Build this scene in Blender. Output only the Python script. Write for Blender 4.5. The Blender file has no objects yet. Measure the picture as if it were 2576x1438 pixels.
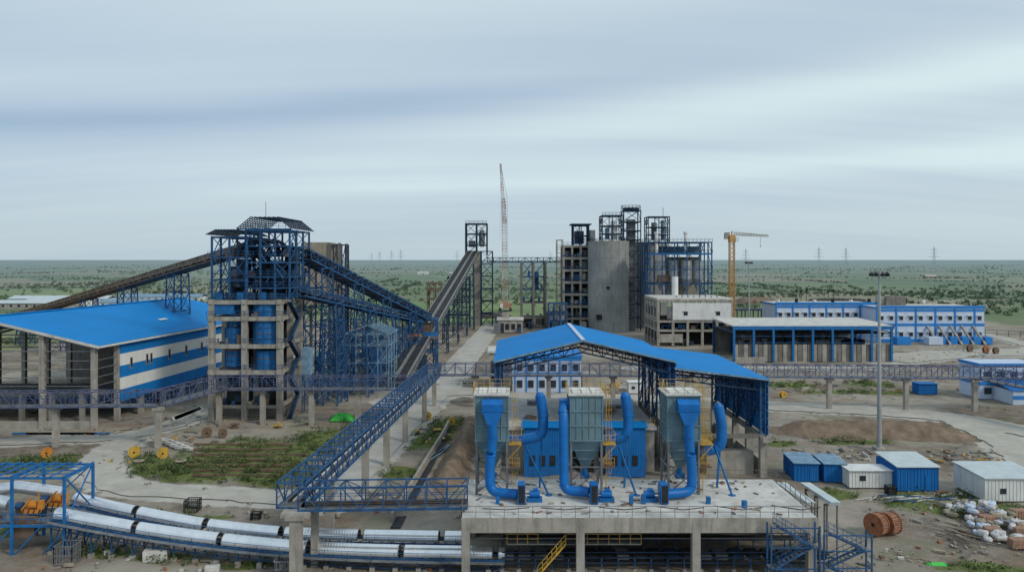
import bpy, math, random
import numpy as np
from mathutils import Vector
random.seed(7); rng=np.random.default_rng(7)
F=1900.;HC=32.
def gx(u,Y): return (u-1288)*Y/F
def hz(v,Y): return HC-(v-652)*Y/F
def G(u,v,z=0.):
    Y=(HC-z)*F/(v-652); return ((u-1288)*Y/F, Y)
sc=bpy.context.scene
# ---------------------------------------------------------------- materials
def mix(t,fac,a,b,mode='MIX'):
    n=t.nodes.new('ShaderNodeMix'); n.data_type='RGBA'; n.blend_type=mode
    for i,v in ((0,fac),(6,a),(7,b)):
        if isinstance(v,(int,float)): n.inputs[i].default_value=v
        elif isinstance(v,tuple): n.inputs[i].default_value=v if len(v)==4 else (*v,1)
        else: t.links.new(v,n.inputs[i])
    return n.outputs[2]
def mth(t,op,a,b=None,clamp=False):
    n=t.nodes.new('ShaderNodeMath'); n.operation=op; n.use_clamp=clamp
    for i,v in ((0,a),(1,b)):
        if v is None: continue
        if isinstance(v,(int,float)): n.inputs[i].default_value=v
        else: t.links.new(v,n.inputs[i])
    return n.outputs[0]
def ramp(t,val,stops):
    n=t.nodes.new('ShaderNodeValToRGB'); e=n.color_ramp.elements
    while len(e)<len(stops): e.new(0.5)
    for i,(p,c) in enumerate(stops):
        e[i].position=p; e[i].color=(c,c,c,1) if isinstance(c,(int,float)) else (*c,1)
    t.links.new(val,n.inputs[0]); return n.outputs[0]
def noise(t,vec,scale,detail=4,rough=.55):
    n=t.nodes.new('ShaderNodeTexNoise'); n.inputs['Scale'].default_value=scale
    n.inputs['Detail'].default_value=detail; n.inputs['Roughness'].default_value=rough
    t.links.new(vec,n.inputs['Vector']); return n.outputs[0]
def mapping(t,vec,scale=(1,1,1),rot=(0,0,0)):
    n=t.nodes.new('ShaderNodeMapping'); n.inputs['Scale'].default_value=scale; n.inputs['Rotation'].default_value=rot
    t.links.new(vec,n.inputs['Vector']); return n.outputs[0]
def base(name):
    m=bpy.data.materials.new(name); m.use_nodes=True; t=m.node_tree
    return m,t,t.nodes['Principled BSDF']
def mk(name,col,rough=.6,metal=0.,var=.25,scale=.6,grime=.35,gcol=(.12,.10,.08),corr=None,bump=.0,streak=True,spec=.3,cb=.6):
    m,t,p=base(name)
    g=t.nodes.new('ShaderNodeNewGeometry').outputs['Position']
    c=tuple(col)
    n1=noise(t,g,scale,5)
    lo=tuple(x*(1-var) for x in c); hi=tuple(min(1,x*(1+var)) for x in c)
    o=mix(t,ramp(t,n1,[(.3,0.),(.7,1.)]),lo,hi)
    if grime>0:
        vec=mapping(t,g,(1.6,1.6,.14)) if streak else g
        n2=noise(t,vec,.9,6,.65)
        o=mix(t,mth(t,'MULTIPLY',ramp(t,n2,[(.48,0.),(.75,1.)]),grime),o,gcol)
    t.links.new(o,p.inputs['Base Color'])
    p.inputs['Roughness'].default_value=rough; p.inputs['Metallic'].default_value=metal
    p.inputs['Specular IOR Level'].default_value=spec
    if corr:
        s=t.nodes.new('ShaderNodeSeparateXYZ'); t.links.new(g,s.inputs[0])
        h=mth(t,'SINE',mth(t,'MULTIPLY',s.outputs[corr[0]],6.283/corr[1]))
        b=t.nodes.new('ShaderNodeBump'); b.inputs['Strength'].default_value=cb; b.inputs['Distance'].default_value=.05
        t.links.new(h,b.inputs['Height']); t.links.new(b.outputs[0],p.inputs['Normal'])
    elif bump:
        b=t.nodes.new('ShaderNodeBump'); b.inputs['Strength'].default_value=bump; b.inputs['Distance'].default_value=.08
        t.links.new(noise(t,g,4,5),b.inputs['Height']); t.links.new(b.outputs[0],p.inputs['Normal'])
    return m
ROOF=mk('blue_roof_sheet',(.004,.205,.56),.65,0,.10,.10,.25,(.03,.22,.46),corr=(1,.8),spec=.12,cb=.4)
CLADB=mk('blue_cladding',(.006,.19,.56),.6,0,.10,.3,.2,(.02,.10,.25),corr=(1,.5),spec=.2)
CLADX=mk('blue_cladding_front',(.01,.14,.42),.6,0,.15,.4,.35,(.03,.07,.16),corr=(0,.25),spec=.2,cb=.4)
CLADW=mk('white_cladding',(.76,.77,.75),.5,0,.06,.3,.22,(.45,.43,.38),corr=(1,.5))
STB=mk('blue_steel',(.022,.088,.215),.6,0,.4,1.2,.4,(.05,.05,.06),spec=.25)
STD=mk('dark_blue_steel',(.018,.040,.080),.65,0,.45,.8,.45,(.045,.038,.04),spec=.25)
STBR=mk('bright_blue_steel',(.014,.14,.38),.55,0,.25,1.2,.25,(.03,.06,.12),spec=.25)
STP=mk('gallery_steel',(.085,.105,.20),.6,0,.45,1.2,.45,(.11,.08,.09),spec=.25)
STF=mk('pale_blue_steel',(.17,.29,.40),.6,0,.3,1.0,.2)
GREYST=mk('grey_steel',(.17,.18,.19),.6,.1,.3,1,.3)
CONC=mk('concrete',(.34,.32,.285),.9,0,.24,.5,.65,(.12,.11,.10),bump=.5)
CONCD=mk('dark_concrete',(.18,.17,.155),.9,0,.28,.4,.6,(.06,.055,.05),bump=.5)
CONCP=mk('pale_concrete',(.56,.55,.52),.9,0,.18,.35,.6,(.24,.22,.19),bump=.3,streak=False)
SILO=mk('silo_concrete',(.29,.305,.30),.9,0,.18,.15,.7,(.13,.14,.135),bump=.4)
WHITE=mk('white_paint',(.68,.69,.68),.6,0,.08,.5,.4,(.35,.33,.30))
LILAC=mk('pale_blue_plaster',(.50,.58,.72),.7,0,.06,.3,.2,(.35,.38,.45))
BLUEP=mk('blue_plaster',(.02,.20,.56),.7,0,.1,.3,.2,(.05,.15,.35))
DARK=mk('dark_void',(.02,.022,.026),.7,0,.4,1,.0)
BELT=mk('conveyor_belt',(.032,.033,.037),.8,0,.4,.6,.4,(.09,.085,.08),spec=.15)
RUST=mk('rusty_brown',(.16,.105,.075),.8,0,.35,1,.3)
TAN=mk('tan_sheet',(.33,.29,.22),.7,0,.2,.5,.4,(.14,.11,.08))
YEL=mk('yellow_paint',(.52,.32,.05),.6,0,.25,1,.45,(.20,.13,.05))
ORA=mk('orange_paint',(.62,.25,.04),.6,0,.2,1,.4,(.2,.08,.03))
CRO=mk('crane_orange',(.50,.27,.09),.6,0,.2,1,.35,(.2,.12,.06))
REDP=mk('crane_red',(.40,.20,.16),.6,0,.2,1,.1)
CRW=mk('crane_pale',(.52,.50,.48),.6,0,.2,1,.1)
PYL=mk('pylon_steel',(.33,.38,.42),.6,0,.1,1,.0)
DUCT=mk('duct_blue',(.006,.14,.45),.42,0,.16,.8,.4,(.015,.07,.2))
FILT=mk('filter_cladding',(.12,.215,.265),.6,.1,.24,.5,.65,(.20,.215,.19))
FILR=mk('filter_rib',(.15,.245,.29),.6,.1,.2,.5,.4,(.1,.12,.12))
SILV=mk('galvanised_hood',(.86,.88,.90),.28,.8,.06,.9,.25,(.40,.38,.34),corr=(0,.3),cb=.15)
SILVR=mk('galvanised_roof',(.56,.63,.65),.5,.2,.1,.6,.35,(.35,.36,.35),corr=(0,.3))
GREENT=mk('green_tarp',(.06,.50,.08),.6,0,.2,2,.1)
WOOD=mk('reel_wood',(.32,.13,.07),.8,0,.35,2,.4,(.12,.06,.04))
GLASS=mk('window_glass',(.03,.04,.055),.15,0,.3,1,.0)
BAG=mk('white_sack',(.56,.55,.56),.8,0,.2,2,.4,(.3,.25,.22),streak=False)
BRICK=mk('brick_stack',(.33,.20,.14),.9,0,.3,3,.3,streak=False)
GALV=mk('galvanised_pole',(.40,.42,.43),.45,.4,.12,.5,.2)
EARTH=mk('earth',(.20,.15,.11),.95,0,.35,.5,.6,(.11,.09,.07),bump=1.,streak=False,spec=.1)
BLACKH=mk('coal_heap',(.05,.048,.047),.95,0,.4,.5,.2,bump=1.,streak=False)
# ---------------------------------------------------------------- mesh builder
class B:
    def __init__(s,name): s.n=name;s.v=[];s.f=[];s.m=[];s.sm=[];s.mats=[]
    def add(s,vs,fs,mat,smooth=False):
        o=len(s.v); s.v.extend([tuple(v) for v in vs])
        if mat not in s.mats: s.mats.append(mat)
        i=s.mats.index(mat)
        for f in fs: s.f.append(tuple(a+o for a in f)); s.m.append(i); s.sm.append(smooth)
    def hexa(s,c,mat): s.add(c,[(0,3,2,1),(4,5,6,7),(0,1,5,4),(1,2,6,5),(2,3,7,6),(3,0,4,7)],mat)
    def box(s,x0,x1,y0,y1,z0,z1,mat):
        s.hexa([(x0,y0,z0),(x1,y0,z0),(x1,y1,z0),(x0,y1,z0),(x0,y0,z1),(x1,y0,z1),(x1,y1,z1),(x0,y1,z1)],mat)
    def rbox(s,cx,cy,z0,sx,sy,sz,a,mat):
        c,d=math.cos(a),math.sin(a); P=[]
        for z in (z0,z0+sz):
            for X,Y in ((-sx/2,-sy/2),(sx/2,-sy/2),(sx/2,sy/2),(-sx/2,sy/2)):
                P.append((cx+X*c-Y*d,cy+X*d+Y*c,z))
        s.hexa(P,mat)
    def beam(s,p,q,w,mat,h=None):
        h=h or w; p=Vector(p);q=Vector(q);d=q-p
        if d.length<1e-4: return
        d.normalize(); up=Vector((0,0,1)) if abs(d.z)<.95 else Vector((0,1,0))
        a=d.cross(up).normalized(); b=a.cross(d).normalized(); a*=w/2; b*=h/2
        s.hexa([p-a-b,p+a-b,q+a-b,q-a-b,p-a+b,p+a+b,q+a+b,q-a+b],mat)
    def cyl(s,p,q,r,mat,n=16,r2=None,cap=True):
        r2=r if r2 is None else r2; p=Vector(p);q=Vector(q);d=(q-p).normalized()
        up=Vector((0,0,1)) if abs(d.z)<.95 else Vector((0,1,0))
        a=d.cross(up).normalized(); b=a.cross(d).normalized(); V=[]
        for c,rr in ((p,r),(q,r2)):
            for i in range(n):
                t=2*math.pi*i/n; V.append(c+a*rr*math.cos(t)+b*rr*math.sin(t))
        s.add(V,[(i,(i+1)%n,n+(i+1)%n,n+i) for i in range(n)],mat,True)
        if cap:
            s.add(V[:n],[tuple(range(n))[::-1]],mat); s.add(V[n:],[tuple(range(n))],mat)
    def tube(s,pts,r,mat,n=14,cap=True):
        P=[Vector(p) for p in pts]; V=[]; rr=r if isinstance(r,(list,tuple)) else [r]*len(P)
        pa=None
        for i,p in enumerate(P):
            d=(P[min(i+1,len(P)-1)]-P[max(i-1,0)]).normalized()
            if pa is None:
                up=Vector((0,1,0)) if abs(d.y)<.9 else Vector((0,0,1)); a=d.cross(up).normalized()
            else: a=(pa-d*pa.dot(d)).normalized()
            pa=a; b=a.cross(d)
            for k in range(n):
                t=2*math.pi*k/n; V.append(p+a*rr[i]*math.cos(t)+b*rr[i]*math.sin(t))
        fs=[(i*n+k,i*n+(k+1)%n,(i+1)*n+(k+1)%n,(i+1)*n+k) for i in range(len(P)-1) for k in range(n)]
        s.add(V,fs,mat,True)
        if cap: s.add(V[:n],[tuple(range(n))],mat); s.add(V[-n:],[tuple(range(n))],mat)
    def slab(s,pts,th,mat):
        n=len(pts); V=[tuple(p) for p in pts]+[(p[0],p[1],p[2]-th) for p in pts]
        s.add(V,[tuple(range(n)),tuple(range(2*n-1,n-1,-1))]+[(i,n+i,n+(i+1)%n,(i+1)%n) for i in range(n)],mat)
    def build(s):
        me=bpy.data.meshes.new(s.n); me.from_pydata(s.v,[],s.f)
        for m in s.mats: me.materials.append(m)
        me.polygons.foreach_set('material_index',s.m); me.polygons.foreach_set('use_smooth',s.sm); me.update()
        o=bpy.data.objects.new(s.n,me); sc.collection.objects.link(o); return o
def bend(pts,rad=1.0,n=6):
    P=[Vector(p) for p in pts]; out=[P[0]]
    for i in range(1,len(P)-1):
        a=(P[i-1]-P[i]).normalized()*rad; b=(P[i+1]-P[i]).normalized()*rad
        for k in range(n+1):
            t=k/n; out.append((P[i]+a)*(1-t)**2+P[i]*2*t*(1-t)+(P[i]+b)*t*t)
    out.append(P[-1]); return out
def lattice(b,x0,x1,y0,y1,zs,nx,ny,cw,bw,mat,brace=.6,floors=(),fmat=None,br=None):
    xs=[x0+(x1-x0)*i/nx for i in range(nx+1)]; ys=[y0+(y1-y0)*i/ny for i in range(ny+1)]
    for i,x in enumerate(xs):
        for j,y in enumerate(ys):
            if i in (0,nx) or j in (0,ny): b.box(x-cw/2,x+cw/2,y-cw/2,y+cw/2,zs[0],zs[-1],mat)
    for k,z in enumerate(zs[1:]):
        for y in ys: b.beam((x0,y,z-bw/2-.01),(x1,y,z-bw/2-.01),bw*.7,mat,bw)
        for x in xs: b.beam((x,y0,z-bw/2-.03),(x,y1,z-bw/2-.03),bw*.7,mat,bw)
        if k in floors: b.box(x0+.1,x1-.1,y0+.1,y1-.1,z-bw*.5,z-bw*.3,fmat or GREYST)
    br=br or bw*.5
    for k in range(len(zs)-1):
        a,c=zs[k],zs[k+1]
        for y in (y0,y1):
            for i in range(nx):
                if random.random()<brace:
                    b.beam((xs[i],y,a),(xs[i+1],y,c),br,mat)
                    if random.random()<.6: b.beam((xs[i+1],y-.05,a),(xs[i],y-.05,c),br,mat)
        for x in (x0,x1):
            for j in range(ny):
                if random.random()<brace:
                    b.beam((x,ys[j],a),(x,ys[j+1],c),br,mat)
                    if random.random()<.6: b.beam((x+.05,ys[j+1],a),(x+.05,ys[j],c),br,mat)
def rail(b,pts,mat,h=1.1,step=1.6,w=.06):
    for p,q in zip(pts[:-1],pts[1:]):
        p=Vector(p);q=Vector(q);L=(q-p).length;n=max(1,int(L/step))
        for k in (h,h*.5): b.beam(p+Vector((0,0,k)),q+Vector((0,0,k)),w,mat)
        for i in range(n+1):
            c=p.lerp(q,i/n); b.beam(c,c+Vector((0,0,h)),w,mat)
def gallery(b,p,q,w,h,bay,cw,mat,fmat,railm=None,top=True,belts=0,cover=None):
    p=Vector(p);q=Vector(q);d=q-p;L=d.length;n=max(1,round(L/bay));dn=d.normalized()
    s=dn.cross(Vector((0,0,1))).normalized()*w/2; Z=Vector((0,0,1))*h
    for k in (-1,1):
        b.beam(p+s*k,q+s*k,cw*1.2,mat,cw*1.6)
        b.beam(p+s*k+Z,q+s*k+Z,cw,mat)
        if railm:
            for zz in (.4,.62): b.beam(p+s*k*.93+Z*zz,q+s*k*.93+Z*zz,cw*.4,railm)
        for i in range(n+1):
            a=p+d*i/n; b.beam(a+s*k,a+s*k+Z,cw*.8,mat)
            if i<n:
                a2=p+d*(i+1)/n
                if i%2: b.beam(a+s*k,a2+s*k+Z,cw*.6,mat)
                else: b.beam(a+s*k+Z,a2+s*k,cw*.6,mat)
    for i in range(n+1):
        a=p+d*i/n; b.beam(a-s,a+s,cw,mat)
        if top: b.beam(a-s+Z,a+s+Z,cw*.8,mat)
        if top and i<n and i%2==0: b.beam(a-s+Z,p+d*(i+1)/n+s+Z,cw*.5,mat)
    b.beam(p+Vector((0,0,.08)),q+Vector((0,0,.08)),w*.9,fmat,.08)
    if belts:
        for k in range(belts):
            off=s*2*((k+.5)/belts-.5)*.8
            b.beam(p+off+Z*.45,q+off+Z*.45,w/belts*.55,BELT,.12)
def bent(b,x,y,zt,dv,w,d,mat,leg=.3,step=5.,spread=1.4):
    dv=Vector((dv[0],dv[1],0)).normalized(); s=Vector((dv.y,-dv.x,0)); c=Vector((x,y,0))
    n=max(1,round(zt/step)); L=[]
    for k in range(n+1):
        t=k/n; f=spread*(1-t)+t; z=Vector((0,0,zt*t))
        L.append([c+s*a*w/2*f+dv*e*d/2*f+z for a,e in ((-1,-1),(1,-1),(1,1),(-1,1))])
    for k in range(n):
        for i in range(4):
            j=(i+1)%4
            b.beam(L[k][i],L[k+1][i],leg,mat); b.beam(L[k+1][i],L[k+1][j],leg*.7,mat)
            b.beam(L[k][i],L[k+1][j],leg*.45,mat); b.beam(L[k][j],L[k+1][i],leg*.45,mat)
# ---------------------------------------------------------------- ground
roads=[
 ('dirt_road',[G(-150,1118),G(0,1112),G(150,1104),G(300,1098),G(420,1072),G(540,1030)],5.5),
 ('dirt_road',[G(330,1100),G(270,1150),G(255,1195),G(330,1225),G(450,1238),G(600,1245),G(730,1252),G(850,1238)],5.5),
 ('concrete_road',[G(820,1262),G(880,1200),G(960,1120),G(1050,1035),G(1115,972),G(1165,905),G(1215,845),G(1240,815)],7),
 ('dirt_road',[G(1000,1008),G(1150,985),G(1280,990),G(1500,1000),G(1700,1005),G(1930,1020),G(2200,1033),G(2400,1052),G(2576,1083),G(2750,1110)],10),
 ('dirt_road',[G(2420,1062),G(2520,1110),G(2600,1170),G(2680,1250)],7),
 ('dirt_road',[G(2230,905),G(2400,890),G(2576,885),G(2750,880)],18),
 ('dirt_road',[G(1600,925),G(1900,925),G(2200,922)],7),
 ('dirt_road',[G(2480,840),G(2576,865),G(2700,900)],6),
]
def catmull(P,step=1.5):
    P=[np.array(p,float) for p in P]; P=[2*P[0]-P[1]]+P+[2*P[-1]-P[-2]]; out=[]
    for i in range(1,len(P)-2):
        n=max(2,int(np.linalg.norm(P[i+1]-P[i])/step))
        for k in range(n):
            t=k/n; out.append(.5*((2*P[i])+(-P[i-1]+P[i+1])*t+(2*P[i-1]-5*P[i]+4*P[i+1]-P[i+2])*t*t+(-P[i-1]+3*P[i]-3*P[i+1]+P[i+2])*t**3))
    out.append(P[-2]); return np.array(out)
roadc=[(n,catmull(p),w) for n,p,w in roads]
greens=[(640,1140,190,46),(720,1195,130,32),(540,1185,170,30),(350,1175,120,34),(90,1165,140,26),(820,1100,70,28),(1130,1075,55,32),(1000,1185,55,22),(1060,1110,50,24),
 (2380,1262,170,34),(2480,1425,150,18),(1990,968,70,9),(2185,965,70,9),(1960,1115,50,8),(400,1400,90,16),(280,1385,80,16),(900,1050,70,12),(2500,1300,90,18),(620,1415,90,12),
 (950,870,60,8),(1000,830,80,8),(100,850,80,14),(2480,930,80,8),(2100,1240,60,14),(60,1330,60,20),(2380,1075,80,6),(2150,1110,120,7),(500,1300,120,8),(2160,985,160,6)]
gw=[]
for u,v,ru,rv in greens:
    x,y=G(u,v); x1,_=G(u+ru,v); _,y1=G(u,v-rv); _,y2=G(u,v+rv); gw.append((x,y,x1-x,(y1-y2)/2))
xs=list(np.arange(-130,140,1.25)); st=1.25; x=xs[-1]; R=[]
while x<26000: st*=1.075; x+=st; R.append(x)
xs=np.array([-r for r in R][::-1]+xs+R); xs=np.unique(xs)
ys=[-3000,-1000,-300,-100,0,30]; y=50.
while y<34000: ys.append(y); y+=max(.9,y*.0115)
ys=np.array(ys,float)
X,Y=np.meshgrid(xs,ys); sh=X.shape
road=np.zeros(sh)
near=(Y<420)&(Y>50)&(np.abs(X)<260)
idx=np.where(near); px=X[idx];py=Y[idx]
rm=np.zeros(len(px))
for n,p,w in roadc:
    dmin=np.full(len(px),1e9)
    for a in p[::2]: dmin=np.minimum(dmin,(px-a[0])**2+(py-a[1])**2)
    rm=np.maximum(rm,np.clip(1-(np.sqrt(dmin)-w/2)/2.5,0,1))
road[idx]=rm
gr=np.zeros(sh)
for x0,y0,rx,ry in gw:
    gr=np.maximum(gr,np.clip(1.35-np.sqrt(((X-x0)/rx)**2+((Y-y0)/ry)**2),0,1))
site=np.clip((420+30*np.sin(X*.03)-Y)/60,0,1)*np.clip((260-X)/30,0,1)*np.clip((X+190)/30,0,1)
site[Y<60]=1
Z=(.22*np.sin(X*.31+Y*.13)*np.sin(Y*.27-X*.07)+.12*np.sin(X*.9+1)*np.sin(Y*.8))*np.clip(1-road*1.3,0,1)*(Y<420)*(Y>45)-.02
Z=Z-.1*(Y<420)
V=np.stack([X,Y,Z],-1).reshape(-1,3); ny,nx=sh
i=np.arange(ny-1)[:,None]*nx+np.arange(nx-1)[None,:]
Q=np.stack([i,i+1,i+nx+1,i+nx],-1).reshape(-1,4)
def npmesh(name,V,Fc,mats,mi=None,smooth=False):
    me=bpy.data.meshes.new(name); k=Fc.shape[1]
    me.vertices.add(len(V)); me.vertices.foreach_set('co',V.astype(np.float32).ravel())
    me.loops.add(Fc.size); me.loops.foreach_set('vertex_index',Fc.astype(np.int32).ravel())
    me.polygons.add(len(Fc)); me.polygons.foreach_set('loop_start',np.arange(len(Fc),dtype=np.int32)*k)
    for m in mats: me.materials.append(m)
    if mi is not None: me.polygons.foreach_set('material_index',mi.astype(np.int32))
    me.polygons.foreach_set('use_smooth',np.full(len(Fc),smooth)); me.update(calc_edges=True); me.validate()
    o=bpy.data.objects.new(name,me); sc.collection.objects.link(o); return o
def hazed(t,col,g,hz_col=(.24,.31,.325),mx=.92):  # aerial haze painted into the base colour, stronger with distance from origin
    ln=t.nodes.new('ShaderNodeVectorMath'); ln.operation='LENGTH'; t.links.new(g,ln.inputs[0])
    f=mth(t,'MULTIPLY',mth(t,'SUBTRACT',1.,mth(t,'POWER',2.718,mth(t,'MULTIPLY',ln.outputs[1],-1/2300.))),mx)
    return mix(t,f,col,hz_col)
GM,t,p=base('ground_soil')
g=t.nodes.new('ShaderNodeNewGeometry').outputs['Position']
at=t.nodes.new('ShaderNodeAttribute'); at.attribute_name='mask'
sp=t.nodes.new('ShaderNodeSeparateColor'); t.links.new(at.outputs['Color'],sp.inputs[0])
n1=noise(t,g,.045,6); n2=noise(t,g,.35,7,.6); n3=noise(t,g,3.,4)
dirt=mix(t,ramp(t,n2,[(.35,0.),(.62,1.)]),(.125,.105,.085),(.25,.215,.175))
dirt=mix(t,mth(t,'MULTIPLY',ramp(t,n1,[(.43,0.),(.58,1.)]),.75),dirt,(.38,.345,.295))
dirt=mix(t,mth(t,'MULTIPLY',ramp(t,noise(t,g,.12,5),[(.52,0.),(.66,1.)]),.5),dirt,(.22,.145,.095))
dirt=mix(t,mth(t,'MULTIPLY',ramp(t,n3,[(.5,0.),(.7,1.)]),.3),dirt,(.42,.39,.34))
dirt=mix(t,mth(t,'MULTIPLY',ramp(t,noise(t,g,.09,7,.65),[(.54,0.),(.62,1.)]),.5),dirt,(.12,.135,.06))
def thr(ch,amt,lo=.35,hi=.6,nn=None):
    return ramp(t,mth(t,'ADD',ch,mth(t,'MULTIPLY',mth(t,'SUBTRACT',nn or n2,.5),amt)),[(lo,0.),(hi,1.)])
grs=mix(t,ramp(t,n3,[(.35,0.),(.65,1.)]),(.075,.105,.032),(.18,.205,.075))
col=mix(t,thr(sp.outputs[1],1.6),dirt,grs)
rd=mix(t,ramp(t,n2,[(.3,0.),(.7,1.)]),(.38,.36,.32),(.50,.48,.44))
col=mix(t,thr(sp.outputs[0],1.0),col,rd)
wv=t.nodes.new('ShaderNodeTexVoronoi'); wv.inputs['Scale'].default_value=1.
wob=t.nodes.new('ShaderNodeVectorMath'); wob.operation='ADD'
t.links.new(mapping(t,g,(1/190.,1/230.,0),(0,0,.3)),wob.inputs[0])
t.links.new(mth(t,'MULTIPLY',n1,.25),wob.inputs[1]); t.links.new(wob.outputs[0],wv.inputs['Vector'])
s2=t.nodes.new('ShaderNodeSeparateColor'); t.links.new(wv.outputs['Color'],s2.inputs[0])
farm=ramp(t,s2.outputs[0],[(.0,(.10,.15,.05)),(.3,(.15,.195,.065)),(.5,(.085,.13,.045)),(.62,(.25,.25,.11)),(.75,(.29,.235,.16)),(.88,(.19,.27,.07)),(1.,(.12,.17,.06))])
farm=mix(t,mth(t,'MULTIPLY',ramp(t,noise(t,g,.02,8,.65),[(.44,0.),(.62,1.)]),.5),farm,(.07,.105,.04))
farm=mix(t,mth(t,'MULTIPLY',ramp(t,noise(t,g,.006,5),[(.5,0.),(.62,1.)]),.5),farm,(.24,.21,.13))
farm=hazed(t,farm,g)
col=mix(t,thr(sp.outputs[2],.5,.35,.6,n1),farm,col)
t.links.new(col,p.inputs['Base Color']); p.inputs['Roughness'].default_value=.95; p.inputs['Specular IOR Level'].default_value=.1
b=t.nodes.new('ShaderNodeBump'); b.inputs['Strength'].default_value=.8; b.inputs['Distance'].default_value=.15
t.links.new(noise(t,g,1.6,8,.7),b.inputs['Height']); t.links.new(b.outputs[0],p.inputs['Normal'])
gnd=npmesh('ground',V,Q,[GM],smooth=True)
ca=gnd.data.color_attributes.new('mask','FLOAT_COLOR','POINT')
C=np.stack([road,gr,site,np.ones(sh)],-1).reshape(-1,4).astype(np.float32); ca.data.foreach_set('color',C.ravel())
ROADM=mk('road_dust',(.43,.41,.365),.95,0,.15,.25,.5,(.29,.255,.21),bump=.6,streak=False,spec=.1)
ROADC=mk('road_concrete',(.44,.43,.40),.9,0,.13,.2,.5,(.30,.275,.24),bump=.3,streak=False,spec=.1)
for k,(n,pp,w) in enumerate(roadc):
    b=B(n); tn=np.gradient(pp,axis=0); tn/=np.linalg.norm(tn,axis=1)[:,None]; nr=np.stack([-tn[:,1],tn[:,0]],-1)
    j=0 if n=='concrete_road' else .55; z=.012+.006*k; VV=[]
    for i_,(c,q) in enumerate(zip(pp,nr)):
        for sgn in (-1,1):
            ww=w/2*.9+ (random.random()-.5)*j*2; VV.append((c[0]+q[0]*sgn*ww,c[1]+q[1]*sgn*ww,z))
    b.add(VV,[(2*a,2*a+1,2*a+3,2*a+2) for a in range(len(pp)-1)],ROADC if j==0 else ROADM,True)
    b.build()
def berm(name,pts,w0,h,mat,seed=0):
    b=B(name); pp=catmull(pts,1.); tn=np.gradient(pp,axis=0); tn/=np.linalg.norm(tn,axis=1)[:,None]; nr=np.stack([-tn[:,1],tn[:,0]],-1)
    m=11; VV=[]; r=random.Random(seed)
    for i_,(c,q) in enumerate(zip(pp,nr)):
        e=min(1,i_/7,(len(pp)-1-i_)/7); e=e*e*(3-2*e)
        for k in range(m):
            s=k/(m-1)*2-1; hh=h*e*(math.cos(s*math.pi)+1)/2+(r.random()-.4)*.18*h*e*(abs(s)<.95)
            VV.append((c[0]+q[0]*s*w0+(r.random()-.5)*.3,c[1]+q[1]*s*w0+(r.random()-.5)*.3,hh-.15))
    b.add(VV,[(a*m+k,a*m+k+1,(a+1)*m+k+1,(a+1)*m+k) for a in range(len(pp)-1) for k in range(m-1)],mat,True)
    return b.build()
berm('earth_embankment',[G(1925,1085),G(2100,1088),G(2300,1090),G(2470,1102)],5.5,2.4,EARTH,1)
berm('earth_mound',[G(1105,1240),G(1150,1160),G(1175,1100),G(1195,1050)],2.8,1.9,EARTH,2)
berm('coal_heap',[G(2030,770),G(2100,768),G(2200,770)],18,5,BLACKH,3)
berm('earth_mound',[G(1850,762),G(1950,760)],15,4,EARTH,4)
berm('coal_heap',[G(1190,800),G(1290,795)],8,3,BLACKH,5)
# ---------------------------------------------------------------- left storage shed
b=B('storage_shed')
ax=.10; y0,y1=142.,214.
def sx(x,y): return x+(y-y0)*ax
xe,xr,xl=-77.6,-100.,-122.4
for a,c in ((xr,xe),(xl,xr)):
    za,zc=(21.1,15.8) if c==xe else (15.8,21.1)
    b.slab([(sx(a,y0),y0,za),(sx(c,y0),y0,zc),(sx(c,y1),y1,zc),(sx(a,y1),y1,za)],.18,ROOF)
b.beam((sx(xr,y0),y0-.05,20.75),(sx(xe,y0),y0-.05,15.45),.25,CONCP,.5)
b.beam((sx(xr,y0),y0,21.2),(sx(xr,y1),y1,21.2),.9,ROOF,.12)
b.beam((sx(xe-.1,y0),y0,15.5),(sx(xe-.1,y1),y1,15.5),.25,WHITE,.4)
b.slab([(sx(-86,176),176,18.1),(sx(-85.2,176),176,17.9),(sx(-85.2,179),179,17.9),(sx(-86,179),179,18.1)],.1,WHITE)
wx=xe-.9
def wseg(ya,yb,za,zb,o,m):
    b.hexa([(sx(wx,ya)-.2,ya,za),(sx(wx,ya)+o,ya,za),(sx(wx,yb)+o,yb,za),(sx(wx,yb)-.2,yb,za),(sx(wx,ya)-.2,ya,zb),(sx(wx,ya)+o,ya,zb),(sx(wx,yb)+o,yb,zb),(sx(wx,yb)-.2,yb,zb)],m)
for k,m in enumerate((CLADB,CLADW,CLADB,CLADW,CLADB)):
    wseg(150,213,3.8+k*2.36,6.16+k*2.36,0,m)
for yy in (153,158.5,160,167,174,181,189,197): wseg(yy,yy+.8,9.9,12.2,.1,TAN); wseg(yy+.1,yy+.7,10.1,12.,.13,GLASS)
for yy in (143,150,158,166,174,182,190,198,206,213):
    for x,zt in ((wx-.7,15.2),(-100,20.4),(-121.5,15.2),(-89,17.6),(-111,17.6)):
        if -101<x<-99 and yy>143 and yy<213: continue
        if x in(-89,-111) and yy not in(143,213): continue
        xx=sx(x,yy); b.box(xx-.45,xx+.45,yy-.45,yy+.45,-.3,zt,CONC)
    b.beam((sx(xr,yy),yy,20.4),(sx(xe-1.5,yy),yy,15.2),.25,GREYST,.5)
    b.beam((sx(xr,yy),yy,20.4),(sx(xl+1.5,yy),yy,15.2),.25,GREYST,.5)
    b.beam((sx(xl+1.5,yy),yy,14.6),(sx(xe-1.5,yy),yy,14.6),.18,GREYST)
for z in (4.5,6.2,8.0,9.6,11.2,12.8):
    b.beam((sx(xl,143),143,z),(sx(wx-.7,143),143,z),.13,GREYST); b.beam((sx(wx-.7,143),143,z),(sx(wx-.7,150),150,z),.13,GREYST)
b.box(-121,-79,142.8,143.2,-.2,1.4,CONC)
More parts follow.
